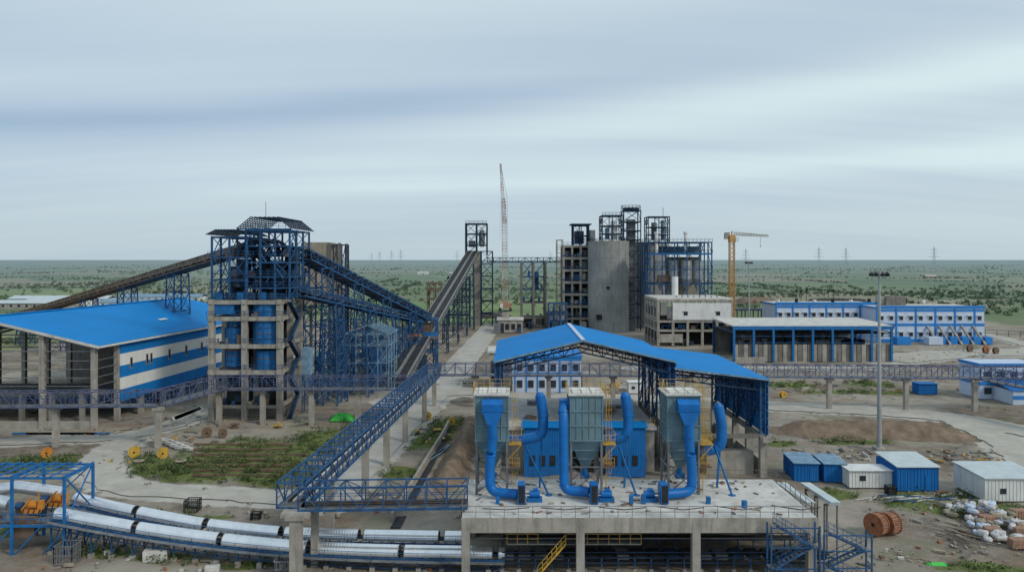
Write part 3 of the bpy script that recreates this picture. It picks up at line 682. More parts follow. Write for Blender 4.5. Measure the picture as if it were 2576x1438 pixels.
# ---------------------------------------------------------------- cable galleries
b=B('cable_gallery')
zf=6.8; gh=2.5
def gal(p,q,w=2.6,bay=2.2): gallery(b,(*p,zf),(*q,zf),w,gh,bay,.14,STP,GREYST,STB,True)
gal((-100,129),(-61,130.6)); gal((-61,130.6),(-57,147)); gal((-57,147),(-19.6,147))
gal((-17,165),(8,165)); gal((8,165),(110,160)); gal((99,158),(104,135))
gallery(b,(-22.4,76.6,zf),(-18,147,zf),3.,gh,2.2,.16,STB,GREYST,STP,True)
gallery(b,(-18,147,zf),(-17,165,zf),3.,gh,2.2,.16,STB,GREYST,STP,True)
gallery(b,(-21.5,77,zf),(-4.6,77.8,zf),2.6,2.3,2.0,.14,STB,GREYST,STB,True)
for k in range(5):
    b.beam((-23.0+k*.45,78,zf+.3),(-18.6+k*.35,147,zf+.3),.2,(BELT,CONCP,GREYST)[k%3]); b.beam((-21,76.4+k*.3,zf+.35),(-4.6,77.2+k*.3,zf+.35),.1,(BELT,RUST)[k%2])
def pil(x,y,w=.9,top=zf-.2):
    b.box(x-w/2,x+w/2,y-w/2,y+w/2,-.4,top-.5,CONC); b.box(x-w*.9,x+w*.9,y-w*.7,y+w*.7,top-.5,top,CONC)
for x,y in ((-78.5,130),(-90,129.5),(-60.8,129.8),(-48.5,147),(-57,147),(-30,147),(-39,147),(-21.2,88),(-20.2,104),(-19.6,118),(-18.8,133),(-17.4,150),(-17,165),(-8,165),(8,165),(22,164.5),(38,163.8),(53,163),(68,162),(84,161),(98,160)): pil(x,y)
pil(-21.6,75.6,1.1); pil(-20.6,79,.7)
b.box(-23,-20.2,75,77,6.3,6.75,CONC)
b.build()
b=B('steel_frame_building')
lattice(b,gx(868,176),gx(985,180),176,188,[0,4,8,12,14.6],4,3,.18,.16,STF,.6)
xa,xb=gx(868,176),gx(985,180); xm=(xa+xb)/2
for k in range(8):
    y=176+12*k/7; b.beam((xa-.5,y,14.5),(xm,y,16.6),.14,STF); b.beam((xm,y,16.6),(xb+.5,y,14.5),.14,STF)
for k in range(7):
    s=k/6; b.beam((xa+(xm-xa)*s,176,14.6+2*s),(xa+(xm-xa)*s,188,14.6+2*s),.1,STF); b.beam((xb+(xm-xb)*s,176,14.6+2*s),(xb+(xm-xb)*s,188,14.6+2*s),.1,STF)
b.box(xa+5.5,xa+7.8,178,181,4,10.5,STB); b.box(xa+2,xa+4,180,183,0,5,GREYST); b.build()
b=B('dust_collector')
b.box(gx(762,158),gx(782,158),157,159.5,8,13.5,STF); b.cyl((gx(772,158),158,5),(gx(772,158),158,8),.3,STF,12,r2=1.1)
for dx in (-.8,.8): b.box(gx(772,158)+dx-.1,gx(772,158)+dx+.1,157.2,157.4,0,8,STB); b.box(gx(772,158)+dx-.1,gx(772,158)+dx+.1,159,159.2,0,8,STB)
b.build()
# ---------------------------------------------------------------- foreground deck
b=B('filter_platform')
DX0,DX1,DY0,DY1,DZ=-5.,30.3,75.,88.,6.4
b.box(DX0,DX1,DY0,DY1,DZ-.35,DZ,CONCP)
b.box(DX0-.02,DX1+.02,DY0-.1,DY0+.45,DZ-1.5,DZ-.02,CONC)
b.box(DX0-.02,DX0+.5,DY0+.5,DY1,DZ-1.3,DZ-.36,CONC); b.box(DX1-.5,DX1+.02,DY0+.5,DY1,DZ-1.3,DZ-.36,CONC)
b.box(DX0,DX1,DY1-.5,DY1+.02,DZ-1.3,DZ-.36,CONC)
for x in (-4.6,6.8,18.3,29.8):
    for y in (75.3,87.6): b.box(x-.4,x+.4,y-.43,y+.43,-.4,DZ-.4,CONC)
    b.box(x-.3,x+.3,75.6,87.3,DZ-1.25,DZ-.37,CONCD)
b.box(DX0,DX1,DY1+.1,DY1+.5,-.2,5,CONCD)
rail(b,[(DX0,DY0,DZ),(DX1,DY0,DZ)],GREYST,1.1,1.4,.05); rail(b,[(DX0,DY0,DZ),(DX0,DY1,DZ)],GREYST,1.1,1.4,.05); rail(b,[(DX1,DY0,DZ),(DX1,DY1,DZ)],RUST,1.1,1.4,.05)
rail(b,[(DX0,DY1,DZ),(DX1,DY1,DZ)],RUST,1.1,1.8,.04)
for z in (3.6,4.3,5.): b.beam((DX0,77,z),(DX1,77,z),.12,GREYST); b.beam((DX0,85.5,z),(DX1,85.5,z),.12,STD)
b.beam((2.6,76.2,.2),(5.4,76.2,3.4),.7,YEL,.14); rail(b,[(2.6,75.9,.2),(5.4,75.9,3.4)],YEL,1.,.7,.06); rail(b,[(-.5,76,3.4),(2.6,76,3.4)],YEL,1.,1.,.05); rail(b,[(5.4,76,3.4),(13,76,3.4)],YEL,1.,1.,.05); b.box(-.5,13,76,76.8,3.3,3.38,GREYST)
for k in range(110):
    x=random.uniform(DX0+1,DX1-1); y=random.choice([random.uniform(75.8,79.5),random.uniform(84,87.5),random.uniform(79,87)]); a=random.uniform(0,3); b.rbox(x,y,DZ,random.uniform(.15,.9),random.uniform(.05,.35),random.uniform(.03,.2),a,random.choice([RUST,TAN,GREYST,WOOD,CONCD,CONC]))
for k in range(6): x=-3+k*6; b.tube([(x,77.6+k*.2,DZ+.04),(x+2.5,77.2,DZ+.04),(x+4.8,77.9,DZ+.04)],.05,BELT,6)
for x in (-1.5,12.5,13.8,20.6): b.box(x-.2,x+.2,79,79.5,DZ,DZ+random.uniform(.5,1.2),random.choice([STBR,GREYST]))
b.cyl((24,78,DZ),(24,78,DZ+.7),.3,STBR,12)
b.build()
def filt(cx,variant):
    b=B('bag_filter'); w=3.5; y0,y1=82.2,86.2; zt,zb,zh=17.2,12.2,8.9; xa,xb=cx-w/2,cx+w/2
    b.box(xa,xb,y0,y1,zb,zt,FILT)
    for k in range(6): x=xa+w*k/5; b.box(x-.05,x+.05,y0-.09,y0+.02,zb,zt,FILR)
    for k in range(6): yy=y0+(y1-y0)*k/5; b.box(xa-.08,xa+.02,yy-.05,yy+.05,zb,zt,FILR); b.box(xb-.02,xb+.08,yy-.05,yy+.05,zb,zt,FILR)
    for z in (zb+.1,zb+1.7,zb+3.3,zt-.1): b.box(xa-.1,xb+.1,y0-.13,y1+.1,z-.07,z+.07,FILR)
    b.box(xa-.25,xb+.25,y0-.3,y1+.3,zt,zt+.14,CONCP)
    for k in range(3): b.box(xa+.3+k*1.05,xa+1.15+k*1.05,y0+.5,y1-.5,zt+.14,zt+.3,WHITE)
    rail(b,[(xa-.25,y0-.3,zt+.1),(xb+.25,y0-.3,zt+.1),(xb+.25,y1+.3,zt+.1),(xa-.25,y1+.3,zt+.1),(xa-.25,y0-.3,zt+.1)],YEL,1.0,.9,.035)
    h=.35; xm,ym=cx,(y0+y1)/2
    T=[(xa,y0,zb),(xb,y0,zb),(xb,y1,zb),(xa,y1,zb)]; Bm=[(xm-h,ym-h,zh),(xm+h,ym-h,zh),(xm+h,ym+h,zh),(xm-h,ym+h,zh)]
    b.hexa(Bm+T,FILT); b.cyl((xm,ym,zh-.7),(xm,ym,zh),.3,STBR,12); b.box(xm-.5,xm+.5,ym-.4,ym+.4,zh-1.2,zh-.7,STBR)
    for k in range(4):
        for f in (.33,.66):
            a_=Vector(T[k]).lerp(Vector(Bm[k]),f); c_=Vector(T[(k+1)%4]).lerp(Vector(Bm[(k+1)%4]),f); b.beam(a_,c_,.12,FILR)
    for x in (xa+.1,xb-.1):
        for y in (y0+.1,y1-.1): b.box(x-.12,x+.12,y-.12,y+.12,6.4,zb,GREYST)
    for y in (y0+.1,y1-.1):
        b.beam((xa,y,9.4),(xb,y,9.4),.14,GREYST); b.beam((xa,y,6.5),(xb,y,9.4),.1,GREYST); b.beam((xb,y,6.5),(xa,y,9.4),.1,GREYST)
    for x in (xa,xb): b.beam((x,y0,9.4),(x,y1,9.4),.14,GREYST); b.beam((x,y0,6.5),(x,y1,9.4),.1,GREYST); b.beam((x,y1,6.5),(x,y0,12),.1,GREYST)
    lx=xb+.5
    for yy in (y0+.6,y0+1.1): b.beam((lx,yy,6.4),(lx,yy,zt+1.1),.05,YEL)
    for k in range(34): b.beam((lx,y0+.6,6.6+k*.32),(lx,y0+1.1,6.6+k*.32),.03,YEL)
    for k in range(9):
        z=8.5+k*1.; b.tube([(lx+.6*math.sin(a*math.pi/6),y0+.85-.35*math.cos(a*math.pi/6),z) for a in range(7)],.02,YEL,5,False)
    for yy,xx in ((y0+.5,.3),(y0+.85,.6),(y0+1.2,.3)): b.beam((lx+xx,yy,8.5),(lx+xx,yy,zt+1),.03,YEL)
    b.box(xb+.1,xb+1.5,y0,y1,11.8,11.9,YEL); rail(b,[(xb+1.5,y0,11.9),(xb+1.5,y1,11.9)],YEL,1.,.9,.04); rail(b,[(xb+.1,y0,11.9),(xb+1.5,y0,11.9)],YEL,1.,.7,.04)
    b.box(xb+.1,xb+1.3,y0,y1,9.3,9.38,RUST); rail(b,[(xb+.1,y0,9.4),(xb+1.3,y0,9.4)],YEL,1.,.7,.04)
    b.beam((xb+1.5,y0+.2,11.8),(xb,y0+.2,10.2),.08,YEL)
    r=.52; yd=y0-.9; bl=-1 if variant==3 else 1
    if variant==2:
        xd=xa-.75; P=bend([(xa+.1,y0+1.2,zt-1.3),(xd+.0,y0+.9,zt-1.),(xd,y0-.2,zt-2.4),(xd,yd,7.2),(xd+2.6,yd-.6,7.15)],.9)
        b.tube(P,r,DUCT,18); fx=xd+3.
        b.box(xd-.35,xa+.1,y0+.5,y0+1.9,zt-1.7,zt-.6,DUCT)
    else:
        xd=cx+.1 if variant==1 else cx+.35; wt=1.15
        b.hexa([(xd-r,yd-r*.6,zt-3.0),(xd+r,yd-r*.6,zt-3.0),(xd+r,yd+r,zt-3.0),(xd-r,yd+r,zt-3.0),(xd-wt,y0-1.1,zt-1.5),(xd+wt,y0-1.1,zt-1.5),(xd+wt,y0-.05,zt-1.5),(xd-wt,y0-.05,zt-1.5)],DUCT)
        b.box(xd-wt,xd+wt,y0-1.1,y0-.05,zt-1.5,zt-.8,DUCT); b.box(xd-wt-.08,xd+wt+.08,y0-1.18,y0-.1,zt-1.55,zt-1.43,DUCT)
        b.hexa([(xd-wt,y0-1.1,zt-.8),(xd+wt,y0-1.1,zt-.8),(xd+wt,y0-.05,zt-.8),(xd-wt,y0-.05,zt-.8),(xd-wt,y0-.4,zt-.35),(xd+wt,y0-.4,zt-.35),(xd+wt,y0-.05,zt-.35),(xd-wt,y0-.05,zt-.35)],DUCT)
        P=bend([(xd,yd,zt-2.9),(xd,yd,zt-5),(xd-.25*bl,yd-.2,zt-7),(xd-.25*bl,yd-.4,7.1),(xd+2.7*bl,yd-1.1,7.1)],1.1)
        b.tube(P,r,DUCT,18); fx=xd+3.1*bl
    for q in range(2,len(P)-1,7):
        d_=(P[q+1]-P[q]).normalized(); b.cyl(P[q]-d_*.05,P[q]+d_*.05,r+.08,DUCT,18)
    fy=yd-1.2
    b.cyl((fx-.32,fy,7.5),(fx+.32,fy,7.5),1.0,DUCT,26); b.box(fx-.38,fx+.38,fy-1.3,fy-.2,7.1,8.3,DUCT)
    b.box(fx-.4,fx+.4,fy-1.35,fy-.6,6.5,8.5,DUCT); b.box(fx-.32,fx+.32,fy-1.38,fy-1.3,6.6,8.4,DARK)
    b.box(fx-.5,fx+.5,fy-.7,fy+.8,6.4,6.7,CONC)
    mx=fx+1.4*bl; b.cyl((mx-.55,fy,7.15),(mx+.55,fy,7.15),.38,DUCT,16); b.box(mx-.8,mx+.8,fy-.5,fy+.5,6.4,6.8,STBR); b.beam((fx,fy,7.2),(mx,fy,7.2),.16,GREYST); b.box(mx-.15,mx+.35,fy-.25,fy+.25,7.5,7.75,DUCT)
    dy=84.2; sxx={1:cx+5.6,2:cx+4.8,3:cx+4.6}[variant]; zz={1:12.4,2:12.4,3:11.2}[variant]
    P=bend([(xb-.2,dy,zz-.5),(xb+1.2,dy,zz-.6),(sxx,dy-.2,zz),(sxx+.1,dy,zz+2.2),(sxx-.25,dy+.2,zz+4.4)],.9)
    b.tube(P,.58,DUCT,18); b.cyl(P[-1]-Vector((0,0,.2)),P[-1]+Vector((-.05,.1,.35)),.58,DUCT,18,r2=.35)
    for q in (3,11,18,24):
        if q<len(P)-1: d_=(P[q+1]-P[q]).normalized(); b.cyl(P[q]-d_*.05,P[q]+d_*.05,.66,DUCT,18)
    b.beam((xb+2.,dy-.5,11.3),(sxx+.6,dy-2.2,6.4),.16,STBR); b.beam((sxx-.1,dy,zz),(sxx-.3,dy+.6,6.4),.2,STBR); b.cyl((sxx+.6,dy-2.2,6.4),(sxx+.6,dy-2.2,6.46),.4,STBR,12)
    b.build()
filt(-2.2,1); filt(8.1,2); filt(18.7,3)
def stair(x,y,h,name='steel_stair'):
    b=B(name)
    for k in range(3):
        z=h-h/3*k; xa=x+(0 if k%2==0 else 3.6); xb=x+(3.6 if k%2==0 else 0)
        for dy in (0,.9):
            b.beam((xa,y+dy+k*.05,z),(xb,y+dy+k*.05,z-h/3),.08,STB,.2); rail(b,[(xa,y+dy,z),(xb,y+dy,z-h/3)],STB,1.,.9,.04)
        for s in range(9):
            t_=(s+.5)/9; b.box(xa+(xb-xa)*t_-.15,xa+(xb-xa)*t_+.15,y,y+.9,z-h/3*t_-.03,z-h/3*t_,GREYST)
        b.box(xb-.6,xb+.6,y-.1,y+1.1,z-h/3-.08,z-h/3,GREYST)
    for xx in (x-.5,x+4.2):
        for yy in (y-.1,y+1.1): b.box(xx-.07,xx+.07,yy-.07,yy+.07,-.2,h,STB)
    for z in (h*.33,h*.66,h*.97): b.beam((x-.5,y-.1,z),(x+4.2,y-.1,z),.1,STB)
    b.box(x-.6,x,y-.5,y+1.5,-.2,.4,CONC); b.box(x+3.9,x+4.5,y-.5,y+1.5,-.2,.4,CONC)
    return b.build()
stair(25.6,73.2,6.2); stair(31.2,74.4,5.0)
b=B('roofing_sheet_stack')   # sheets lying on trestles beside the platform
for xo in (30.9,33.6):
    for k in range(7): b.slab([(xo+.03*k,80.,6.0+.05*k),(xo+1.1+.03*k,80.,6.0+.05*k),(xo+.7-.03*k,86.5,6.2+.05*k),(xo-.4-.03*k,86.5,6.2+.05*k)],.035,SILVR)
    for yy in (80.6,83.2,85.8): b.box(xo-.3,xo+1.2,yy,yy+.15,5.75,5.95,RUST); b.box(xo-.3,xo-.15,yy,yy+.15,-.2,5.75,GREYST); b.box(xo+1.05,xo+1.2,yy,yy+.15,-.2,5.75,GREYST)
    b.beam((xo-.2,80.6,.2),(xo-.2,85.8,5.7),.1,GREYST)
b.build()
# ---------------------------------------------------------------- foreground hooded conveyors
b=B('hooded_belt_conveyor')
def hood(path,seglen,r,gaps):
    P=[np.array(p) for p in path]
    cum=[0]
    for a,c in zip(P[:-1],P[1:]): cum.append(cum[-1]+np.linalg.norm(c-a))
    def at(s):
        s=max(0,min(cum[-1]-1e-6,s))
        for k in range(len(P)-1):
            if s<=cum[k+1]: return P[k]+(P[k+1]-P[k])*(s-cum[k])/(cum[k+1]-cum[k])
        return P[-1]
    Ltot=cum[-1]; s=0; n=14
    while s<Ltot:
        L_=min(seglen,Ltot-s); m=6; V=[]
        for i in range(m+1):
            c=at(s+L_*i/m); d=at(s+L_*i/m+.3)-at(s+L_*i/m-.3); d/=np.linalg.norm(d); nr=np.array([-d[1],d[0],0]); nr/=np.linalg.norm(nr)
            for a in range(n+1):
                th=math.radians(-12+204*a/n); V.append(c+nr*r*math.cos(th)+np.array([0,0,1])*(r*math.sin(th)-r*.6))
        b.add(V,[(i*(n+1)+a,i*(n+1)+a+1,(i+1)*(n+1)+a+1,(i+1)*(n+1)+a) for i in range(m) for a in range(n)],SILV,True)
        for i in (0,m):
            R=[Vector(V[i*(n+1)+a]) for a in range(n+1)]; b.tube(R,.045,GREYST,5,False)
        s+=L_+gaps
    q=0
    while q<Ltot:
        c=at(q); d=at(q+.3)-at(q-.3); d/=np.linalg.norm(d); nr=Vector((-d[1],d[0],0)).normalized(); c=Vector(c)
        lo=c-Vector((0,0,.85))
        b.beam(lo-nr*1.1,lo+nr*1.1,.12,STB)
        for sg in (-1,1):
            f=c+nr*sg*1.05; b.beam((f.x,f.y,.1),(f.x,f.y,lo.z),.14,STB); b.box(f.x-.25,f.x+.25,f.y-.25,f.y+.25,-.3,.3,CONC)
            if c.z>3: b.beam((f.x,f.y,.2),(f.x+1.2,f.y,lo.z),.1,STB)
        c2=at(q+2.4); d2=Vector(c2)-Vector((0,0,.85))
        for sg in (-1,1):
            b.beam(lo+nr*sg*.95,d2+nr*sg*.95,.12,STB,.3); b.beam(lo+nr*sg*.95-Vector((0,0,.9)),d2+nr*sg*.95-Vector((0,0,.9)),.08,STB)
            b.beam(lo+nr*sg*.95-Vector((0,0,.9)),d2+nr*sg*.95,.06,STB)
        b.beam(lo+Vector((0,0,.35)),d2+Vector((0,0,.35)),1.1,BELT,.06); b.beam(lo-Vector((0,0,.5)),d2-Vector((0,0,.5)),1.1,BELT,.05)
        b.cyl(lo+nr*.6+Vector((0,0,.2)),lo-nr*.6+Vector((0,0,.2)),.09,DARK,8)
        f=lo-nr*1.5 if nr.y>0 else lo+nr*1.5; f2=f+(d2-lo)
        b.beam(f,f2,.6,GREYST,.05); b.beam(f+Vector((0,-.3,1)),f2+Vector((0,-.3,1)),.04,STB); b.beam(f+Vector((0,-.3,0)),f+Vector((0,-.3,1)),.04,STB)
        q+=2.4
lowp=[(-50.,83.2,4.4),(-45,82.5,3.75),(-40.2,81.9,3.2),(-35,81.2,2.75),(-29.8,80.55,2.4),(-25,80,2.15),(-20.4,79.5,2.0),(-15,79,1.95),(-10.4,78.8,1.9),(-.7,78.4,1.9)]
upp=[(-51,88.4,4.4),(-45.5,87,3.75),(-40,85.8,3.2),(-35.4,84.9,2.75),(-30.8,84.2,2.45),(-26,83.7,2.15),(-21.5,83.35,2.05),(-15,83,2.),(-8.4,82.8,1.95),(-5,82.7,1.95)]
hood(lowp,9.2,.8,.6); hood(upp,8.2,.8,.65)
for k in range(20):
    x=-1+k*1.7; b.box(x,x+1.2,78,80,1.0,1.5,random.choice([BELT,BELT,STD,GREYST])); b.beam((x,77.6,.1),(x,77.6,1.4),.12,STB); b.beam((x,82,.1),(x,82,1.6),.12,STB); b.box(x-.2,x+.2,77.4,77.8,-.3,.2,CONC)
for z,y in ((1.4,77.6),(1.9,77.7),(1.6,82),(2.4,81.8),(.9,77.5)): b.beam((-1,y,z),(33,y,z),.12,STD)
b.box(-1,33,78.4,79.6,1.3,1.4,BELT); b.box(-1,33,82.2,83.4,1.5,1.6,BELT)
b.build()
b=B('conveyor_drive_tower')
lattice(b,-60,-48.6,82,87.6,[-.2,3.2,8.4],2,1,.26,.24,STBR,.45,(0,),GREYST)
for k in range(9): x=-60+11.4*k/8; b.beam((x,81.8,8.5),(x,87.8,8.5),.12,STBR)
for k in range(5): y=82+5.6*k/4; b.beam((-60,y,8.35),(-48.6,y,8.35),.1,STBR)
b.box(-60,-49,82.6,87,3.2,3.35,GREYST)
for x,y in ((-54.3,83.6),(-52.9,85.8)):
    b.box(x,x+1.9,y,y+1.0,3.9,4.25,ORA); b.cyl((x+.5,y+.5,4.75),(x+1.5,y+.5,4.75),.42,ORA,16); b.box(x+1.7,x+2.1,y+.1,y+.8,4.2,5.2,ORA); b.beam((x+1.9,y,5.2),(x+1.9,y,6.3),.13,ORA); b.beam((x,y,4.3),(x+1.2,y,5.7),.16,ORA); b.cyl((x-.9,y+.5,4.6),(x-.1,y+.5,4.6),.35,STB,14)
    for k in range(4): b.beam((x+k*.6,y-.1,3.4),(x+k*.6+.3,y-.1,4.4),.08,BELT)
b.box(-54.6,-52.2,82.5,83.2,1.6,3.8,RUST)
b.tube([(-60,83.8,5.),(-57.5,83.6,5.4),(-55.5,83.5,5)],.7,SILV,14); b.tube([(-60,86.8,5.4),(-56.5,86.5,6),(-52,87.4,5)],.7,SILV,14)
rail(b,[(-60,81.9,3.3),(-48.6,81.9,3.3),(-48.6,87.6,3.3)],STBR,1.1,1.2,.05)
for k in range(12): x=-59.5+random.random()*9; y=82.6+random.random()*3.5; b.box(x,x+.6,y,y+.5,3.35,3.35+random.uniform(.3,1.6),random.choice([STD,BELT,GREYST,RUST]))
for k in range(4): b.beam((-60+k*3,82,.0),(-57+k*3,82,3.2),.12,STBR)
b.build()
# ---------------------------------------------------------------- masts
def mast(x,y,h):
    b=B('high_mast_light'); b.cyl((x,y,0),(x,y,h),.42,GALV,16,r2=.16); b.box(x-.8,x+.8,y-.8,y+.8,-.2,.4,CONC)
    b.cyl((x,y,h),(x,y,h+.5),.3,GALV,12)
    for k in range(8):
        a=k*math.pi/4; ex,ey=x+1.3*math.cos(a),y+1.3*math.sin(a); b.beam((x,y,h),(ex,ey,h-.1),.1,GALV)
        b.rbox(ex,ey,h-.45,.6,.45,.5,a,DARK); b.rbox(ex,ey,h+.05,.35,.35,.3,a,GREYST)
    b.tube([(x+1.1*math.cos(a*math.pi/8),y+1.1*math.sin(a*math.pi/8),h-.15) for a in range(17)],.06,GALV,6,False)
    b.beam((x,y,h),(x,y,h+1.3),.05,GALV); b.build()
mx,my=G(2212,1130); mast(mx,my,hz(688,my)); mast(gx(1884,300),300,hz(664,300)+.6)
mast(gx(238,330),330,hz(712,330))
# ---------------------------------------------------------------- cabins, reels, bags
def cabin(u,v,w,d,h,mat,roof,rot=0,name='portable_cabin',slope=.0):
    x,y=G(u,v); b=B(name); c,s=math.cos(rot),math.sin(rot)
    b.rbox(x+w/2,y+d/2,.12,w,d,h,rot,mat); b.rbox(x+w/2,y+d/2,-.2,w-.5,d-.5,.32,rot,CONCD)
    n=max(3,int(w/.45))
    for k in range(n+1):
        X=-w/2+w*k/n; b.rbox(x+w/2+X*c+(d/2+.03)*s,y+d/2+X*s-(d/2+.03)*c,.2,.06,.05,h-.15,rot,mat)
    n=max(3,int(d/.45))
    for k in range(n+1):
        Yy=-d/2+d*k/n; b.rbox(x+w/2-(w/2+.03)*c-Yy*s,y+d/2-(w/2+.03)*s+Yy*c,.2,.05,.06,h-.15,rot,mat)
    P=[(-w/2-.2,-d/2-.3,h+.14),(w/2+.2,-d/2-.3,h+.14),(w/2+.2,d/2+.2,h+.14+slope),(-w/2-.2,d/2+.2,h+.14+slope)]
    b.slab([(x+w/2+X*c-Y_*s,y+d/2+X*s+Y_*c,z+.06) for X,Y_,z in P],.1,roof)
    b.rbox(x+w/2+w*.25*c+(d/2+.06)*s,y+d/2+w*.25*s-(d/2+.06)*c,.2,.7,.06,1.9,rot,mat)
    if mat is WHITE: b.rbox(x+w/2-w*.2*c+(d/2+.06)*s,y+d/2-w*.2*s-(d/2+.06)*c,1.1,.8,.06,.7,rot,GLASS)
    return b.build()
cabin(2003,1212,3.4,5.5,2.6,CLADX,STF,-.08,slope=.1); cabin(2078,1214,3,5,2.6,CLADX,STF,-.08,slope=.1)
cabin(2138,1228,6.,3.,2.4,WHITE,WHITE,-.02,'shipping_container'); cabin(2258,1236,5.6,6,3.3,CLADX,SILVR,0,'site_shed',.5)
cabin(2478,1262,8,7,3.,WHITE,SILVR,0,'site_shed',.3)
cabin(2312,992,4.3,3,2.4,CLADX,CLADX,0,'shipping_container'); cabin(1582,990,3.6,3,2.6,WHITE,WHITE,0,'shipping_container')
def reel(x,y,r,w,rot):
    b=B('cable_reel'); c,s=math.cos(rot),math.sin(rot); D=Vector((c,s,0)); o=Vector((x,y,r))
    for sg in (-1,1):
        b.cyl(o+D*sg*w/2,o+D*(sg*w/2+sg*.1),r+.06,WOOD,32)
        for k in range(-4,5):
            zz=k*r/4.6; hw=math.sqrt(max(0,r*r-zz*zz)); U=Vector((-s,c,0)); q=o+D*(sg*(w/2+.115))+Vector((0,0,zz)); b.beam(q-U*hw,q+U*hw,.03,WOOD,r/5.2)
        b.cyl(o+D*(sg*w/2+sg*.1),o+D*(sg*w/2+sg*.16),.22,DARK,12)
    n=34
    for k in range(n):
        a=2*math.pi*k/n; u=Vector((-s,c,0))*math.cos(a)+Vector((0,0,1))*math.sin(a)
        b.beam(o-D*w/2+u*r*.93,o+D*w/2+u*r*.93,.12,(WOOD,BRICK)[k%2],.12)
    b.cyl(o-D*w/2,o+D*w/2,r*.88,RUST,24); b.build()
x,y=G(2205,1344); reel(x,y,1.25,1.0,.5); reel(x+1.75,y+.4,1.2,1.1,.35)
def bags(name,u,v,n,sx_,sy_,h):
    b=B(name); x0,y0=G(u,v)
    for k in range(n):
        x=x0+random.gauss(0,sx_);y=y0+random.gauss(0,sy_); e=math.exp(-((x-x0)/sx_/1.6)**2-((y-y0)/sy_/1.6)**2); z=max(.2,random.random()*h*e); a=random.uniform(0,3.1); c,s=math.cos(a),math.sin(a)
        rx,ry,rz=random.uniform(.4,.75),random.uniform(.3,.55),random.uniform(.2,.4); V=[]; nu,nv=10,7
        for i in range(nv+1):
            th=math.pi*i/nv
            for j in range(nu):
                ph=2*math.pi*j/nu; sg=lambda q:math.copysign(abs(q)**.55,q)
                X=rx*sg(math.sin(th))*sg(math.cos(ph));Yq=ry*sg(math.sin(th))*sg(math.sin(ph)); Z_=rz*sg(math.cos(th)); X+=random.gauss(0,.05);Z_+=random.gauss(0,.04)
                V.append((x+X*c-Yq*s,y+X*s+Yq*c,z+Z_+.1))
        b.add(V,[(i*nu+j,i*nu+(j+1)%nu,(i+1)*nu+(j+1)%nu,(i+1)*nu+j) for i in range(nv) for j in range(nu)],random.choice([BAG,BAG,BAG,LILAC,TAN]),random.random()<.5)
    b.build()
bags('sack_pile',2415,1285,22,1.2,1.1,1.2); bags('sack_pile',2475,1300,44,1.8,1.6,1.9); bags('sack_pile',2545,1330,26,1.5,1.2,1.2); bags('sack_pile',2500,1355,16,1.8,.8,.7)
b=B('brick_stack')
for u,v in ((2470,1315),(2480,1345),(2550,1300),(2555,1345),(2545,1375),(2440,1300)):
    x,y=G(u,v); a=random.uniform(-.2,.2)
    for i in range(4):
        for k in range(5): b.rbox(x+k*.35+random.gauss(0,.02),y,i*.24,.33,1.1,.23,a,BRICK)
b.build()
b=B('timber_pile')
for k in range(80):
    x,y=G(2440+random.gauss(0,38),1352+random.gauss(0,10)); b.rbox(x,y,random.uniform(0,.3),random.uniform(1.5,3.),.08,.08,2.2+random.gauss(0,.25),random.choice([RUST,CONCD,TAN]))
for k in range(40):
    x,y=G(2300+random.gauss(0,70),1258+random.gauss(0,6)); b.rbox(x,y,random.uniform(0,.2),random.uniform(1.5,4.),.12,.1,random.gauss(.1,.3),random.choice([CONCP,GREYST,TAN,STB]))
b.build()
b=B('construction_debris')
zones=[(2080,1145,110,16,70),(2420,1150,90,16,60),(2300,1290,120,30,34),(2480,1370,120,30,50),(2230,1400,90,26,30),(2450,880,120,16,60),(2350,900,150,10,50),(1750,960,150,16,60),(2200,975,240,20,50),
 (430,1100,60,14,24),(230,1085,120,8,24),(600,1060,200,14,50),(900,1250,160,12,24),(1120,1080,60,40,40),(1000,880,80,20,50),(600,1420,500,16,50),(350,1150,100,25,24),(1580,975,100,14,50),(1150,950,50,20,24),(1060,840,100,14,40),(1950,1240,50,24,20),(1350,815,80,12,40),(750,1290,200,8,24),(2380,1245,100,10,50)]
for u,v,ru,rv,n in zones:
    for k in range(n):
        uu=u+random.uniform(-ru,ru); vv=v+random.uniform(-rv,rv); x,y=G(uu,vv); a=random.uniform(0,3.1); far=vv<1180
        L_=random.choice([.3,.5,.8,1.6,3.] if far else [.15,.25,.4,.6,1.3])*random.uniform(.6,1.2)
        b.rbox(x,y,-.05,L_,min(L_,random.uniform(.1,.5)),random.uniform(.08,.3),a,random.choice([CONCP,GREYST,RUST,TAN,CONC,CONCD,WOOD,CONCD,TAN,CONC,YEL if far else CONC]))
b.build()
b=B('steel_beam_stack')
for k in range(7):
    x,y=G(470,1120+k*13); x1,_=G(760,1120+k*13); b.box(x+random.uniform(0,2),x1+random.uniform(-3,1),y,y+.3,0,.35,RUST)
for k in range(6): x,y=G(30+k*35,1092); b.box(x,x+5,y,y+.3,.0,.3,STBR)
for k in range(5): x,y=G(1070,1165-k*4); b.beam((x+k*.3,y,.2),(x+2.2+k*.3,y+7,.2),.25,STF)
for k in range(14): x,y=G(440+k*5,1055-k*2); b.rbox(x,y,0,.9,4.2,.3,.5,CONCP)
for k in range(5): x,y=G(415+k*12,1110+k*5); b.rbox(x,y,0,4,.8,.5,-.5,CONCP)
b.build()
